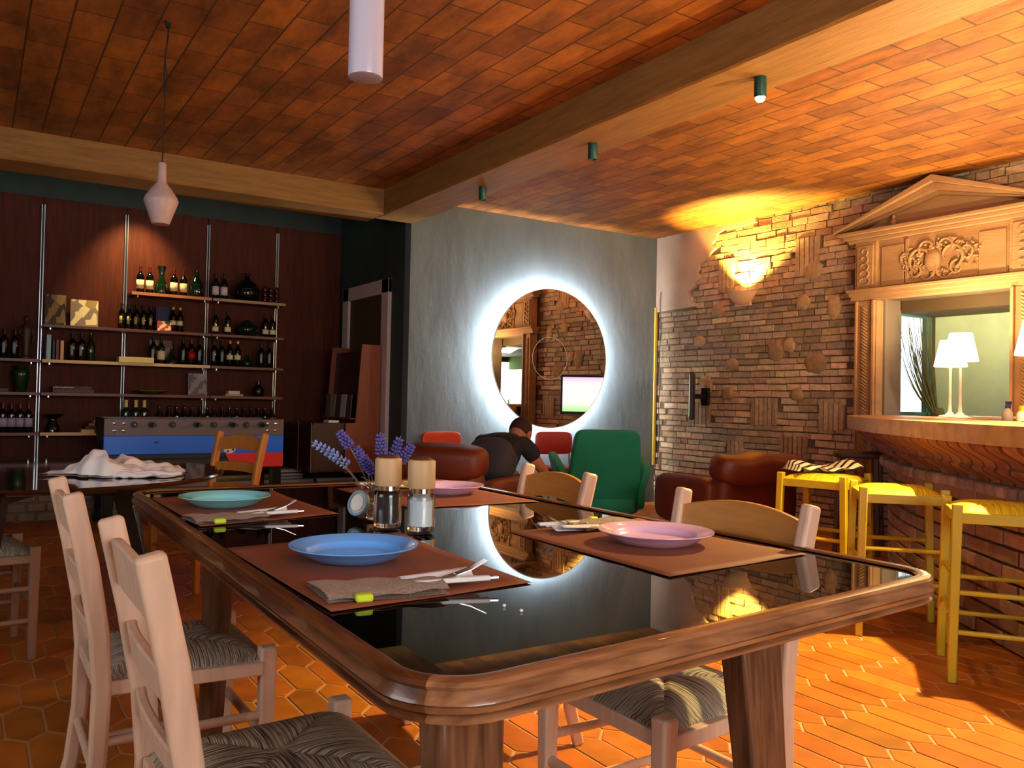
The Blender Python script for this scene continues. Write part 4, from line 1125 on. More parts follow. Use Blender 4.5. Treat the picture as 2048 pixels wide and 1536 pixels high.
# green armchair seen from behind
t = thing('green_armchair', 'tall green velvet armchair seen from behind, standing before the round mirror', 'armchair', (4.66, 5.80, 0), math.radians(-26))
b = MB()
def gb(q):
    k = 1-.10*(q.z/.36); return V((q.x*k, q.y-.10*(q.z/.36), q.z))
b.blob((0, -.14, .49), (.62, .13, .74), e=.22, fn=gb, nu=36, nv=22); b.build('backrest', m_green, t)
b = MB(); b.blob((0, .16, .34), (.56, .56, .18), e=.35); b.build('seat_cushion', m_green, t)
b = MB(); b.blob((0, .12, .20), (.60, .60, .16), e=.3); b.build('seat_base', m_green, t)
for sg in (-1, 1):
    q = MB()
    q.blob((sg*.325, .12, .40), (.09, .60, .40), e=.4, fn=lambda p: V((p.x+sg*.06*max(0, p.z/.2), p.y, p.z+.05*math.sin(p.y*5)))); q.build('armrest', m_green, t)
for sx in (-1, 1):
    for sy_ in (-1, 1):
        q = MB(); q.lathe([(.012, 0), (.02, .13), (0, .13)], 12, c=(sx*.22, sy_*.2+.12, 0)); q.build('leg', m_darkwood, t)
# red side chairs by the mirror wall
def red_chair(label, loc, rz, mt, w=.36):
    t = thing('side_chair', label, 'chair', (*loc, 0), rz, 'small red chairs under the mirror')
    b = MB(); b.blob((0, -.17, .685), (w, .05, .22), e=.35, fn=lambda q: V((q.x, q.y-.5*(w/2)**2+.0+.35*q.x*q.x, q.z))); b.build('backrest', mt, t)
    b = MB(); b.blob((0, .04, .45), (w+.02, .38, .06), e=.35); b.build('seat', mt, t)
    q = MB()
    for sg in (-1, 1):
        q.tube([(sg*(w/2-.03), -.17, .66), (sg*(w/2-.02), -.19, .50), (sg*(w/2-.02), -.17, .42), (sg*(w/2-.02), .16, .41)], .009, 8)
    q.build('back_tube', m_chrome, t)
    for sx in (-1, 1):
        for sy_ in (-1, 1):
            q = MB(); q.tube([(sx*(w/2-.02), sy_*.15+.02, .42), (sx*(w/2+.01), sy_*.19+.02, 0)], .009, 8); q.build('leg', m_chrome, t)
    return t
red_chair('orange-red side chair by the grey wall, left of the seated person', (3.62, 6.62), PI+.1, m_orangered, .42)
red_chair('dark red side chair by the grey wall, between the person and the green armchair', (4.74, 6.52), PI-.25, m_red, .38)

# ------------------------------------------------------------------ seated person leaning forward
def skin_mesh(name, joints, edges, mt, parent=None, sub=2):
    me = bpy.data.meshes.new(name); me.from_pydata([j[0] for j in joints], edges, []); me.update()
    o = bpy.data.objects.new(name, me); C.objects.link(o)
    if parent is not None: o.parent = parent
    sk = o.modifiers.new('skin', 'SKIN'); sk.use_smooth_shade = True
    lay = me.skin_vertices[0].data
    for k, j in enumerate(joints):
        r = j[1]; lay[k].radius = (r, r) if not isinstance(r, tuple) else r
        lay[k].use_root = (k == 0)
    ss = o.modifiers.new('sub', 'SUBSURF'); ss.levels = sub; ss.render_levels = sub
    me.materials.append(mt)
    return o
def person():
    t = thing('person', 'person in dark clothes leaning forward in the left leather armchair', 'person', (3.03, 5.02, 0), math.radians(-62))
    # local: +y is where the person faces
    J = [((0, -.04, .50), (.15, .12)), ((0, .06, .64), (.15, .115)), ((0, .21, .74), (.17, .12)), ((0, .30, .785), (.10, .08)), ((0, .37, .805), .052), ((0, .41, .825), .05),
         ((-.15, .22, .80), .062), ((-.24, .30, .64), .045), ((-.20, .50, .56), .034), ((-.17, .575, .545), .026),
         ((.15, .22, .80), .062), ((.24, .30, .64), .045), ((.20, .50, .56), .034), ((.17, .575, .545), .026),
         ((-.10, .0, .46), .09), ((-.13, .40, .50), .07), ((-.13, .46, .26), .052), ((-.13, .44, .08), .036), ((-.13, .56, .04), .034),
         ((.10, .0, .46), .09), ((.13, .40, .50), .07), ((.13, .46, .26), .052), ((.13, .44, .08), .036), ((.13, .56, .04), .034)]
    Ed = [(0, 1), (1, 2), (2, 3), (3, 4), (4, 5), (2, 6), (6, 7), (7, 8), (8, 9), (2, 10), (10, 11), (11, 12), (12, 13), (0, 14), (14, 15), (15, 16), (16, 17), (17, 18), (0, 19), (19, 20), (20, 21), (21, 22), (22, 23)]
    skin_mesh('body', J, Ed, m_skin, t)
    # head
    b = MB()
    def hf(q):
        z = q.z; k = 1-.22*max(0, -z/.115)
        x, y = q.x*k, q.y*(k if q.y < 0 else 1-.1*max(0, -z/.115))
        if y > .05: y += .016*math.exp(-((z+.012)/.02)**2-(x/.014)**2)      # nose
        if y > .05: y -= .007*math.exp(-((z-.012)/.014)**2-((abs(x)-.032)/.016)**2)   # eye sockets
        if y > .05: y += .005*math.exp(-((z+.055)/.008)**2-(x/.026)**2)     # lips
        return V((x, y, z))
    R = Matrix.Rotation(math.radians(-52), 4, 'X')
    b.blob((0, .46, .845), (.155, .195, .23), e=.95, R=R, fn=hf, nu=40, nv=30)
    for sg in (-1, 1): b.blob(V((0, .46, .845))+(R @ V((sg*.078, -.01, -.005))), (.02, .035, .055), e=.9, R=R, nu=10, nv=8)
    b.build('head', m_skin, t)
    b = MB(); b.blob(V((0, .46, .845))+(R @ V((0, -.018, .028))), (.168, .185, .20), e=.95, R=R, nu=30, nv=18, fn=lambda q: V((q.x, q.y*(1 if q.y < 0 else .72), q.z if q.z > -.06 else -.06))); b.build('hair', m_hair, t)
    # clothes over the body
    J2 = [((0, -.05, .50), (.175, .14)), ((0, .05, .64), (.175, .14)), ((0, .20, .745), (.195, .14)), ((0, .29, .785), (.11, .09)), ((-.155, .22, .80), .080), ((-.235, .29, .67), .062), ((.155, .22, .80), .080), ((.235, .29, .67), .062)]
    skin_mesh('shirt', J2, [(0, 1), (1, 2), (2, 3), (2, 4), (4, 5), (2, 6), (6, 7)], m_shirt, t)
    b = MB(); b.blob((0, .035, .66), (.37, .27, .34), e=.7, R=Matrix.Rotation(math.radians(-35), 4, 'X')); b.build('back_panel', m_vest, t)
    J3 = [((0, -.05, .46), (.17, .12)), ((-.10, .0, .46), .105), ((-.13, .41, .50), .085), ((-.13, .47, .26), .068), ((-.13, .45, .10), .055), ((.10, .0, .46), .105), ((.13, .41, .50), .085), ((.13, .47, .26), .068), ((.13, .45, .10), .055)]
    skin_mesh('trousers', J3, [(0, 1), (1, 2), (2, 3), (3, 4), (0, 5), (5, 6), (6, 7), (7, 8)], m_jean, t)
    for sg in (-1, 1):
        b = MB(); b.blob((sg*.13, .52, .045), (.095, .27, .09), e=.6); b.build('shoe', m_rubber, t)
        # hands
        w = V((sg*.17, .58, .545)); b = MB(); b.blob(w+V((0, .04, -.004)), (.075, .09, .030), e=.7, nu=14, nv=10)
        for k, (dx, L_) in enumerate(((-.029, .062), (-.010, .072), (.010, .068), (.029, .054))):
            b.tube([w+V((dx, .075, 0)), w+V((dx, .075+L_*.5, -.004)), w+V((dx*.9, .075+L_*.85, -.02)), w+V((dx*.8, .075+L_, -.036))], [.0095, .009, .008, .006], 8)
        b.tube([w+V((-sg*.03, .02, 0)), w+V((-sg*.055, .05, -.008)), w+V((-sg*.055, .08, -.016))], [.012, .010, .008], 8)
        b.build('hand', m_skin, t)
person()

# ------------------------------------------------------------------ football table
t = thing('football_table', 'football table with grey-brown top band and blue and red side panel', 'football table', (1.60, 7.64, 0))
w, d, zt = 1.44, .60, .882
def bt(name, c, dd, mt, par=t, bv=.004): return bx(name, c, dd, mt, par, bv)
ap = MB()
ap.box((0, -d/2+.015, .812), (w, .03, .14)); ap.box((0, d/2-.015, .812), (w, .03, .14)); bandf = ap.build('top_band', m_apron, t, bevel=.004)
ap = MB()
for sg in (-1, 1): ap.box((sg*(w/2-.015), 0, .812), (.03, d-.06, .14))
ap.build('end_board', m_rubber, t, bevel=.004)
bt('playing_field', (0, 0, .775), (w-.06, d-.06, .02), mat('pitch_green', '1c4a2c', .5))
bt('blue_side_panel', (0, -d/2+.012, .668), (w, .024, .150), m_blue)
q = MB(); pts = [(-.0, .593), (w/2, .593), (w/2, .47), (.34, .47), (.28, .50), (.24, .55), (.22, .593)]; pts = pts[1:]
vs = [(x, -d/2+.002, z) for x, z in pts]+[(x, -d/2+.024, z) for x, z in pts]; n = len(pts)
q.add(vs, [list(range(n))[::-1], list(range(n, 2*n))]+[(i, (i+1) % n, n+(i+1) % n, n+i) for i in range(n)]); q.build('red_side_panel', m_redlam, t, ang=20)
bt('dark_side_panel', (-.25, -d/2+.014, .573), (.94, .02, .04), m_rubber)
q = MB(); q.box((0, 0, .62), (w-.02, d-.06, .24)); q.build('cabinet', m_rubber, t)
for sx in (-1, 1):
    for sy_ in (-1, 1):
        q = MB(); q.bar([(sx*(w/2-.06), sy_*(d/2-.05), .52), (sx*(w/2-.04), sy_*(d/2-.04), 0)], [(.09, .09), (.07, .07)], up=(0, 1, 0)); q.build('leg', m_black, t, bevel=.004)
for k, x in enumerate((-.50, -.37, -.21, -.02, .12, .27, .39, .52)):
    q = MB(); q.tube([(x, -d/2-.05-(.05 if k % 2 else 0), .835), (x, d/2+.10, .835)], .008, 8)
    rd = q.build('rod', m_chrome, t)
    q = MB(); q.tube([(x, -d/2-.02, .835), (x, -d/2+.0, .835)], .026, 14)
    if k % 2: q.tube([(x, -d/2-.16, .835), (x, -d/2-.05, .835)], .015, 12)
    q.build('handle', m_rubber, rd)
    q = MB()
    for y in ((-.12, .12) if k % 2 else (-.18, 0, .18)):
        q.box((x, y, .845), (.02, .022, .03)); q.box((x, y, .808), (.014, .02, .05)); q.blob((x, y, .872), (.02, .02, .024), e=1, nu=10, nv=8)
    q.build('figures', m_redlam if k % 3 else m_blue, rd)
for sx in (-1, 1):
    for dx in (0, .07):
        for z in (.785, .845):
            q = MB(); q.lathe([(0, 0), (.013, .001), (.013, .006), (.006, .009), (0, .009)], 14, c=(sx*(w/2-.075-dx), -d/2, z), M=Matrix.Rotation(PI/2, 4, 'X')); q.build('bolt', m_chrome, t)
q = MB(); q.lathe([(0, 0), (.056, 0), (.056, .003), (0, .004)], 32, c=(.255, -d/2, .645), M=Matrix.Rotation(PI/2, 4, 'X')); eb = q.build('football_emblem', m_white, t)
q = MB(); RX = Matrix.Rotation(PI/2, 4, 'X')
q.lathe([(0, .0045), (.013, .0045), (.013, .006), (0, .006)], 5, c=(.255, -d/2, .645), M=RX)
for k in range(5):
    a = PI/2+k*2*PI/5+.3; q.lathe([(0, .0035), (.0105, .0035), (.0105, .0055), (0, .0055)], 5, c=(.255+.038*math.cos(a), -d/2, .645+.038*math.sin(a)), M=RX)
q.build('black_patches', m_rubber, eb)
q = MB(); q.box((-.33, -d/2-.004, .69), (.03, .006, .012)); q.build('latch', m_rubber, t)

# ------------------------------------------------------------------ wine shelving
ROWZ = {'top': 2.028, 'second': 1.680, 'third': 1.368, 'fourth': 1.076, 'fifth': .722}
YF, YB = 8.46, 8.715
def shelf(x0, x1, row, edge, label):
    t = thing('wall_shelf', label, 'shelf', ((x0+x1)/2, (YF+YB)/2, ROWZ[row]-.013), 0, 'boards of the wall shelving')
    bx('board', (0, .004, 0), (x1-x0, YB-YF-.008, .026), m_shelfdark, t, .002)
    bx('front_edge', (0, -(YB-YF)/2+.002, 0), (x1-x0, .006, .026 if edge is m_shelfdark else .028), edge, t, .001)
    for x in (x0+.06, x1-.06): bx('bracket', (x-(x0+x1)/2, .02, -.022), (.012, .2, .018), m_alu, t, .001)
shelf(1.215, 1.935, 'top', mat('lit_pine_edge', 'c87a48', .5), 'top shelf board on the left, pale edge, carrying labelled bottles and a carafe')
shelf(1.945, 2.66, 'top', mat('tan_edge', 'a88a6c', .5), 'top shelf board on the right under the big dark demijohn')
shelf(.505, 1.935, 'second', m_shelfdark, 'long red-brown shelf board second from the top, picture books on it')
shelf(1.945, 2.65, 'second', m_shelfdark, 'short dark shelf board second from the top at the right end')
shelf(.505, 1.935, 'third', m_shelfedge, 'shelf board with a bright cream edge, third from the top')
shelf(1.945, 2.65, 'third', m_shelfdark, 'short dark shelf board third from the top at the right end')
shelf(.505, 1.935, 'fourth', m_shelfdark, 'long shelf board fourth from the top, green platter on it')
shelf(1.945, 2.65, 'fourth', m_shelfdark, 'short shelf board fourth from the top with the small dark jug')
shelf(.505, 1.185, 'fifth', m_shelfedge, 'low cream-edged shelf board left of the football table')
shelf(1.195, 2.65, 'fifth', m_shelfdark, 'lowest shelf board behind the football table')
shelf(-.35, .485, 'third', m_shelfdark, 'shelf board at the left edge carrying dark bottles and a statuette')
shelf(-.35, .485, 'fourth', m_shelfdark, 'shelf board at the left edge under the tall green vase')
shelf(-.35, .485, 'fifth', m_shelfdark, 'lowest shelf board at the left edge carrying pale-labelled bottles')
def standard(x, lab):
    t = thing('shelf_standard', lab, 'shelf upright', (x, 8.708, .30), 0, 'aluminium uprights of the shelving')
    for s_ in (-1, 1): bx('rail', (s_*.011, 0, 1.24), (.007, .022, 2.48), m_alu, t, .001)
    bx('channel', (0, .006, 1.24), (.02, .010, 2.48), m_rubber, t, 0)
for x, l in ((.495, 'aluminium upright by the statuette, leftmost of the four'), (1.19, 'aluminium upright lit by the warm spot, second from the left'), (1.94, 'aluminium upright third from the left, where shelf boards meet'), (2.635, 'aluminium upright at the right end of the shelves')): standard(x, l)

BT = {}
def proto(kind):
    if kind in BT: return BT[kind]
    glass = m_bottleg if kind.startswith('g') else m_bottle
    sc = 1.0
    prof = [(0, .0), (.034, 0), (.0365, .004), (.0365, .165), (.034, .182), (.022, .200), (.0145, .214), (.0135, .262), (.0155, .264), (.0155, .274), (.012, .276), (0, .276)]
    if kind in ('burg', 'gburg', 'high'): prof = [(0, 0), (.038, 0), (.040, .004), (.040, .135), (.036, .165), (.024, .20), (.0155, .228), (.0135, .262), (.0155, .264), (.0155, .274), (0, .276)]
    if kind == 'flute': prof = [(0, 0), (.031, 0), (.033, .004), (.033, .15), (.028, .185), (.017, .235), (.013, .275), (.0145, .278), (.0145, .290), (0, .292)]
    t = bpy.data.objects.new('wine_bottle', None)
    b = MB(); b.lathe(prof, 22); o = b.build('glass_body', glass, t, ang=40)
    def lab(z0, z1, mt, r=.0369, a0=PI*1.05, a1=PI*1.95, name='paper_label'):
        q = MB(); n = 14; vs = []
        for i in range(n+1):
            a = a0+(a1-a0)*i/n
            for z in (z0, z1): vs.append((r*math.cos(a), r*math.sin(a), z))
        q.add(vs, [(2*i, 2*i+2, 2*i+3, 2*i+1) for i in range(n)]); q.build(name, mt, t, solid=.0004)
    def cap(mt, z0=.222):
        q = MB(); q.lathe([(.0150, z0), (.0141, .262), (.0161, .264), (.0161, .2745), (.012, .277), (0, .277)], 18, cap=False); q.build('foil_capsule', mt, t)
    if kind in ('lab', 'labw', 'gl'): lab(.045, .135, m_label if kind != 'labw' else m_labelw); cap(m_redfoil if kind == 'lab' else m_rubber)
    if kind == 'low': lab(.035, .09, m_label); cap(m_rubber)
    if kind == 'slim': lab(.06, .14, mat('yellow_green_label', 'b8b83c', .5), a0=PI*1.38, a1=PI*1.62); cap(m_gold if False else m_rubber)
    if kind == 'mid': lab(.075, .125, m_label, a0=PI*1.15, a1=PI*1.85); cap(m_gold, .245)
    if kind == 'gold': cap(mat('pale_gold_foil', 'e6d27a', .4), .205); lab(.045, .12, m_rubber)
    if kind == 'burg': lab(.04, .10, m_labelw, .0405)
    if kind == 'high': lab(.105, .155, m_labelw, .0405)
    if kind == 'pink': lab(.05, .135, mat('mauve_label', 'a89ab8', .6)); cap(m_redfoil)
    if kind == 'silver': lab(.05, .15, mat('pale_blue_label', '8fa4b8', .5), a0=PI*1.40, a1=PI*1.60); cap(m_rubber)
    if kind == 'redlab': lab(.06, .14, m_red); cap(m_redfoil)
    BT[kind] = t; return t
used = {}
WORD = {'lab': 'cream square label', 'labw': 'pale label', 'low': 'low cream label', 'slim': 'narrow yellow-green label', 'mid': 'gold top, cream label', 'gold': 'pale gold neck foil', 'burg': 'sloping shoulders',
        'gburg': 'sloping green glass', 'pink': 'wide mauve label', 'silver': 'slim pale stripe label', 'redlab': 'red label', 'plain': 'no visible label', 'high': 'white label low down', 'flute': 'slim tall neck', 'gl': 'greenish glass and cream label'}
ORD = ['first', 'second', 'third', 'fourth', 'fifth', 'sixth', 'seventh', 'eighth', 'ninth', 'tenth', 'eleventh', 'twelfth', 'thirteenth', 'fourteenth', 'fifteenth', 'sixteenth', 'seventeenth', 'eighteenth', 'nineteenth', 'twentieth', 'twenty-first', 'twenty-second', 'twenty-third']
rb = random.Random(21)
def bottle(kind, x, z, label, group, dy=0, s=.93):
    p = proto(kind)
    if kind not in used: C.objects.link(p); used[kind] = 1; o = p
    else: o = copy_tree(p)
    o.location = (x, 8.57+dy, z+.0005); o.scale = (s, s, s); o.rotation_euler = (0, 0, math.radians(-14)+rb.uniform(-.15, .15))
    tag(o, label, 'bottle', group); return o
def row(items, rowname, place, dy=0, s=.93):
    for k, (kind, x) in enumerate(items):
        bottle(kind, x, ROWZ[rowname], f'{ORD[k]} bottle from left {place}, {WORD[kind]}', f'bottles {place}', dy+(rb.uniform(-.01, .01)), s)
row([('lab', 1.30), ('lab', 1.385), ('lab', 1.60), ('lab', 1.69), ('labw', 1.99), ('labw', 2.07)], 'top', 'on the top shelf')
row([('slim', 1.15), ('slim', 1.213), ('slim', 1.277), ('slim', 1.34), ('slim', 1.404), ('mid', 1.60), ('mid', 1.665), ('low', 2.00), ('low', 2.115), ('low', 2.49), ('low', 2.565)], 'second', 'on the second shelf down', s=.87)
row([('silver', .75), ('silver', .825), ('gburg', .90), ('silver', 1.435), ('gl', 1.505), ('silver', 1.705), ('redlab', 1.78), ('silver', 1.855), ('silver', 1.995), ('silver', 2.07), ('mid', 2.145), ('mid', 2.22), ('silver', 2.46), ('silver', 2.54)], 'third', 'on the third shelf')
row([('silver', .08), ('silver', .15), ('silver', .22), ('silver', .30)], 'third', 'beside the statuette at the left edge')
row([('pink', .09), ('pink', .155), ('pink', .225), ('pink', .29), ('pink', .355), ('pink', .42)], 'fifth', 'at the lower left corner')
row([('gold', 1.21), ('gold', 1.295), ('gold', 1.37)], 'fifth', 'of the gold-necked trio', s=1.08)
fbx = [1.505, 1.59, 1.66, 1.73, 1.80, 1.875, 1.945, 2.015, 2.085, 2.155, 2.225, 2.30, 2.37, 2.44, 2.51, 2.58]
row([(('high', 'high', 'plain', 'high')[k % 4], x) for k, x in enumerate(fbx)], 'fifth', 'in the long row above the football table', s=.90)

# big glass on the shelves
def demijohn(name, label, cat, x, z, prof, mt, s=1):
    b = MB(); b.lathe([(r*s, q*s) for r, q in prof], 36); o = b.build(name, mt, ang=50); o.location = (x, 8.58, z+.0005); tag(o, label, cat); return o
DJ = [(0, 0), (.08, 0), (.115, .02), (.13, .07), (.128, .12), (.10, .175), (.055, .21), (.028, .235), (.024, .27), (.030, .272), (.030, .285), (.02, .287), (0, .287)]
demijohn('demijohn', 'large round dark demijohn on the top shelf board at the right', 'demijohn', 2.30, ROWZ['top'], DJ, m_demi, 1.0)
demijohn('carafe', 'tall green glass carafe with flared neck on the top shelf', 'carafe', 1.49, ROWZ['top'], [(0, 0), (.055, 0), (.062, .02), (.06, .08), (.04, .13), (.024, .17), (.024, .20), (.040, .275), (.036, .275), (.02, .20), (0, .19)], m_bottleg)
demijohn('demijohn', 'slim green demijohn on the top shelf left of the third upright', 'demijohn', 1.81, ROWZ['top'], [(0, 0), (.06, 0), (.07, .02), (.07, .11), (.055, .16), (.028, .20), (.02, .25), (.024, .27), (0, .272)], m_bottleg)
demijohn('round_jug', 'squat round green jug on the second shelf at the right', 'jug', 2.31, ROWZ['second'], [(0, 0), (.06, 0), (.10, .03), (.11, .07), (.09, .11), (.04, .14), (.03, .16), (0, .162)], m_bottleg)
demijohn('flask', 'conical green glass flask on the cream-edged shelf', 'flask', 1.60, ROWZ['third'], [(0, 0), (.085, 0), (.09, .015), (.06, .08), (.028, .14), (.016, .2), (.018, .235), (0, .237)], m_bottleg, .72)
demijohn('small_flask', 'little round flask on the third shelf right of the upright', 'flask', 2.32, ROWZ['third'], [(0, 0), (.04, 0), (.05, .02), (.045, .06), (.02, .09), (.012, .13), (0, .132)], m_bottleg)
demijohn('green_vase', 'tall dark green vase on the fourth shelf at the left edge', 'vase', .35, ROWZ['fourth'], [(0, 0), (.045, 0), (.05, .01), (.072, .14), (.075, .18), (.06, .205), (.05, .21), (.066, .235), (.06, .235), (.045, .21), (0, .2)], mat('green_ceramic', '14301c', .2))
demijohn('dark_jug', 'small dark stoppered jug on the fourth shelf at the right end', 'jug', 2.44, ROWZ['fourth'], [(0, 0), (.045, 0), (.055, .02), (.055, .08), (.035, .11), (.018, .12), (.018, .14), (.026, .142), (.026, .155), (0, .157)], m_black)
demijohn('footed_bowl', 'dark footed glass vessel on the lowest cream-edged shelf', 'bowl', .61, ROWZ['fifth'], [(0, 0), (.06, 0), (.06, .008), (.055, .06), (.03, .10), (.03, .115), (.10, .16), (.095, .162), (.03, .13), (0, .125)], m_demi)
demijohn('green_platter', 'wide olive green platter on the fourth shelf', 'platter', 1.42, ROWZ['fourth'], [(0, 0), (.05, 0), (.10, .015), (.155, .035), (.15, .038), (.09, .022), (.04, .045), (0, .055)], mat('olive_glaze', '6a6a14', .25))
for k, x in enumerate((2.48, 2.54, 2.60)):
    b = MB()
    for j in range(3): b.blob((0, 0, .028+.052*j), (.05, .05, .05), e=.7, nu=14, nv=10)
    b.lathe([(.018, 0), (.016, .17), (0, .172)], 12); o = b.build('stacked_glass', mat('amber_glass', '3a1410', .1, coat=.5)); o.location = (x, 8.57, ROWZ['top']+.003)
    tag(o, ('left', 'middle', 'right')[k]+' one of three beaded amber vessels at the right end of the top shelf', 'vessel', 'beaded amber vessels')
# statuette
t = thing('statuette', 'dark carved standing figure statuette on the left edge shelf', 'statuette', (.385, 8.58, ROWZ['third']))
b = MB(); b.lathe([(0, 0), (.05, 0), (.048, .02), (.03, .03), (.032, .12), (.038, .18), (.045, .25), (.04, .29), (.018, .315), (.016, .33), (0, .331)], 20); b.blob((0, 0, .355), (.05, .055, .065), e=1)
b.tube([(-.04, 0, .28), (-.055, -.02, .22), (-.02, -.04, .20)], .012, 8); b.tube([(.04, 0, .28), (.058, -.01, .20), (.05, 0, .15)], .012, 8)
b.build('carved_figure', mat('dark_carved_wood', '3c2412', .5), t)
# picture books, magazines, books
def photo_mat(name, cols, bright):
    def f(nt, b, mp):
        N, L = nt.nodes, nt.links
        tc = N.new('ShaderNodeTexCoord'); v = N.new('ShaderNodeTexVoronoi'); v.inputs['Scale'].default_value = 3.2; L.new(tc.outputs['Generated'], v.inputs['Vector'])
        cr = N.new('ShaderNodeValToRGB'); L.new(v.outputs['Color'], cr.inputs[0]); cr.color_ramp.interpolation = 'CONSTANT'
        cr.color_ramp.elements[0].color = hx(cols[0]); cr.color_ramp.elements[1].color = hx(cols[-1]); cr.color_ramp.elements[1].position = .75
        for i, c in enumerate(cols[1:-1]): e = cr.color_ramp.elements.new(.25+.25*i); e.color = hx(c)
        L.new(cr.outputs[0], b.inputs['Base Color'])
    return mat(name, cols[0], .4, fn=f)
def leaning(name, x, z, w, h, mt, label, th=.012, dy=.03, rz=0, tilt=-8, cat='book'):
    b = MB(); b.box((0, 0, h/2), (w, th, h), R=Matrix()); o = b.build(name, mt, bevel=.001)
    o.location = (x, 8.60+dy, z+.001+abs(math.sin(math.radians(tilt)))*th/2); o.rotation_euler = (math.radians(tilt), 0, rz); tag(o, label, cat); return o
Z2 = ROWZ['second']
leaning('picture_book', .61, Z2, .17, .285, photo_mat('sepia_cover', ['4a3420', '7c5c34', '2c2014', '98784c'], 1), 'dark sepia picture book propped on the second shelf, left of the pair')
leaning('picture_book', .845, Z2, .23, .255, photo_mat('pale_cover', ['d8c48c', 'ecdcae', '8c7c70', 'a88c5c'], 1), 'pale illustrated picture book propped on the second shelf, right of the pair')
bx_ = leaning('picture_book', 1.515, Z2-.02, .125, .24, mat('navy_cover', '1a2350', .4), 'navy blue picture book standing among the bottles on the second shelf', dy=-.02); bx_.location.z = Z2+.003
bk = leaning('postcard', 1.515, Z2, .125, .095, photo_mat('card_print', ['f0e4c8', 'e8d8b8', 'c83c30', '2c4a2c'], 1), 'small cream card with a red and green picture before the navy book', th=.002, dy=-.095, cat='card')
leaning('framed_print', 1.86, ROWZ['fourth'], .18, .215, photo_mat('grey_print', ['7c7480', '8c8490', '5c5460', '9c94a0'], 1), 'grey printed card propped on the fourth shelf beside the upright', cat='print')
leaning('framed_print', 1.52, ROWZ['third'], .20, .235, photo_mat('grey_pink_print', ['8c6c70', '7c5c60', '9c8488', '6c5054'], 1), 'dull pink print behind the green flask on the third shelf', dy=.07, cat='print')
def book(x, z, th, h, col, label, rz=0, dy=0):
    t = thing('book', label, 'book', (x, 8.56+dy, z+.001), rz, 'books on the shelves')
    bx('cover', (0, 0, h/2), (th, .16, h), mat('cover_'+col, col, .5), t, .0015); bx('pages', (0, .004, h/2+.0012), (th*.8, .154, h-.004), m_napkin, t, 0); return t
book(.555, ROWZ['third'], .034, .22, '8fc0d4', 'pale blue book standing upright on the cream-edged shelf')
book(.594, ROWZ['third'], .018, .17, '2a1a2c', 'thin dark book just right of the pale blue book')
book(.624, ROWZ['third'], .022, .18, '6b3a2c', 'brown book between the blue and tan books'); book(.658, ROWZ['third'], .026, .17, 'd8a468', 'tan spined book on the cream-edged shelf', dy=-.02)
def flat(x, z, w, d_, h, col, label, rz=0, name='book', dy=0):
    t = thing(name, label, 'book', (x, 8.56+dy, z+.001), rz, 'stacked books')
    bx('cover', (0, 0, h/2), (w, d_, h), mat('cover_'+col, col, .5), t, .0015); bx('pages', (0, .002, h/2), (w*.97, d_, h*.7), m_napkin if h > .02 else mat('cover_'+col, col, .5), t, 0); return t
Z4, Z5, Z3 = ROWZ['fourth'], ROWZ['fifth'], ROWZ['third']
flat(1.27, Z3, .30, .20, .050, 'e8d488', 'thick cream book lying flat over the edge of the cream shelf', dy=-.02)
t = flat(.76, Z4, .33, .20, .030, '4a1420', 'dark red book lying flat on the fourth shelf, lower of the two'); 
flat(.75, Z4+.0312, .31, .19, .026, '2c1410', 'dark brown book lying flat on the fourth shelf, upper of the two')
q = MB()
for k in range(14): q.box((.60+k*.012, 8.4625, Z4+.047+.002*(k % 3)), (.007, .002, .007))
tag(q.build('spine_lettering', m_labelw), 'pale lettering along the spine of the upper flat book', 'lettering')
flat(2.18, Z4, .17, .15, .018, 'b8988c', 'thin pinkish book under the white one at the right of the fourth shelf'); flat(2.18, Z4+.0192, .11, .12, .030, 'e0d0c0', 'small white book stacked at the right of the fourth shelf')
for k, (c, wd, lab) in enumerate((('d8b070', .30, 'tan book at the bottom of the stack on the lowest cream shelf'), ('3c2418', .27, 'dark book second in the stack on the lowest cream shelf'), ('8c5c40', .25, 'brown book third in the stack on the lowest cream shelf'), ('e0b088', .20, 'pale orange book topping the stack on the lowest cream shelf'))):
    flat(.98+.018*k, Z5+.0265*k+.001*k, wd, .18, .025, c, lab)
flat(.12, Z4, .28, .18, .03, '241418', 'dark book lying flat at the left edge of the fourth shelf')
# magazines under the football table end
for k in range(6):
    o = bx('magazine', (2.63+.006*(k % 2), 8.22, .2875+.0165*k+.0008), (.24, .26, .0155), m_mag[k % 5] if k % 2 else mat('cover_c8c4cc', 'c8c4cc', .5), None, .001, rz=.05*(k % 3))
    tag(o, f'{("bottom", "second", "third", "fourth", "fifth", "top")[k]} magazine in the pile on the stone step by the football table', 'magazine', 'magazine pile on the step')

# ------------------------------------------------------------------ door in the alcove side wall
b = MB(); X = 3.348
for (yc, dd) in ((7.475, .16), (8.49, .16)): b.box((X-.015, yc, 1.26), (.04, dd, 1.96))
b.box((X-.015, 7.98, 2.17), (.04, 1.17, .14))
d1 = struct(b.build('door_1', m_doorframe, bevel=.006))
bx('door_leaf', (X-.004, 7.98, 1.20), (.012, .86, 1.82), m_doorpan, d1, .002)

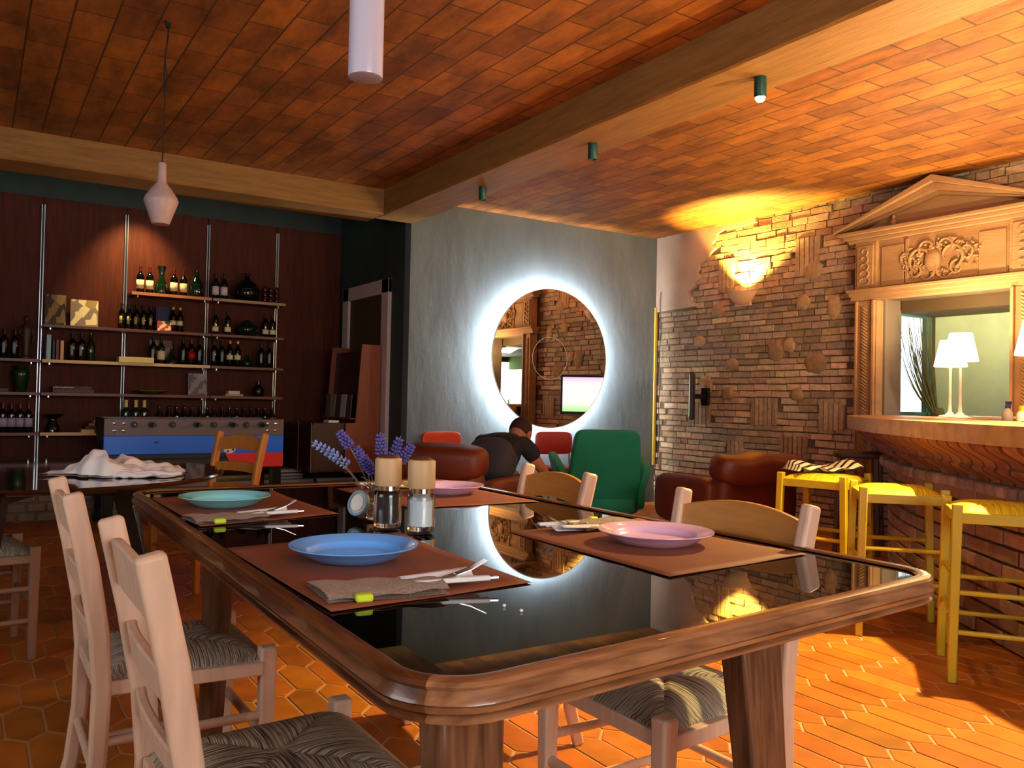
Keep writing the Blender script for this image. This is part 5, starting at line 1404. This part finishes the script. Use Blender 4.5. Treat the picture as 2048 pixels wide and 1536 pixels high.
# ------------------------------------------------------------------ display cabinet by the door
t = thing('display_cabinet', 'reddish veneer cabinet with slanted rack of magazines in front of the door', 'cabinet', (3.06, 7.9, .286))
def prismY(b, poly, y0, y1, mi=0):
    n = len(poly); vs = [(x, y0, z) for x, z in poly]+[(x, y1, z) for x, z in poly]
    b.add(vs, [list(range(n)), list(range(n, 2*n))[::-1]]+[(i, n+i, n+(i+1) % n, (i+1) % n) for i in range(n)], mi)
q = MB(); prismY(q, [(-.10, .09), (.24, .09), (.24, 1.31), (.045, 1.31), (-.005, .56), (-.10, .56)], -.40, -.378); q.build('side_panel', m_cab, t, bevel=.002, ang=20)
q = MB(); prismY(q, [(-.10, .09), (.24, .09), (.24, 1.31), (.045, 1.31), (-.005, .56), (-.10, .56)], .378, .40); q.build('side_panel', m_cab, t, bevel=.002, ang=20)
bx('back_panel', (.235, 0, .7), (.012, .756, 1.2), m_cabdark, t)
bx('lower_cabinet', (-.21, 0, .33), (.40, .74, .46), m_cabdark, t, .004)
for y in (-.20, .18):
    dr = bx('door', (-.416, y, .33), (.014, .34, .42), m_cabdark, t, .002)
q = MB(); q.box((-.424, -.372, .33), (.006, .012, .46)); q.box((-.424, -.01, .33), (.006, .012, .46)); q.build('trim_strip', mat('tan_strip', '8c5a3c', .5), t)
for (xa, za, xb, zb) in ((-.0, .60, .05, 1.28),):
    q = MB(); vs = []
    q.box(((xa+xb)/2+.05, 0, (za+zb)/2), (.012, .74, .62), R=Matrix.Rotation(math.radians(4), 4, 'Y')); q.build('slanted_rack', m_cabdark, t)
bx('rack_shelf', (.02, 0, .60), (.14, .74, .014), m_cab, t)
for sx in (-.36, .18):
    for sy_ in (-.33, .33):
        q = MB(); q.lathe([(.012, 0), (.018, .10), (0, .10)], 10, c=(sx, sy_, 0)); q.build('foot', m_black, t)
for k, (y, c) in enumerate(((-.28, 3), (-.14, 2), (0.0, 3), (.14, 0), (.27, 1))):
    o = bx('magazine', (0, 0, .11), (.008, .125, .22), m_mag[c], None, .001, R=None)
    o.location = (3.025, 7.9+y, .286+.609); o.rotation_euler = (0, math.radians(4), .0); tag(o, f'{("nearest", "second", "third", "fourth", "farthest")[k]} magazine standing in the cabinet rack by the door', 'magazine', 'magazines in the rack')
q = MB(); q.box((0, 0, .011), (.10, .14, .022)); o = q.build('paper_box', m_white, bevel=.002); o.location = (2.86, 7.62, .286+.561); tag(o, 'small white box on the ledge of the cabinet', 'box')
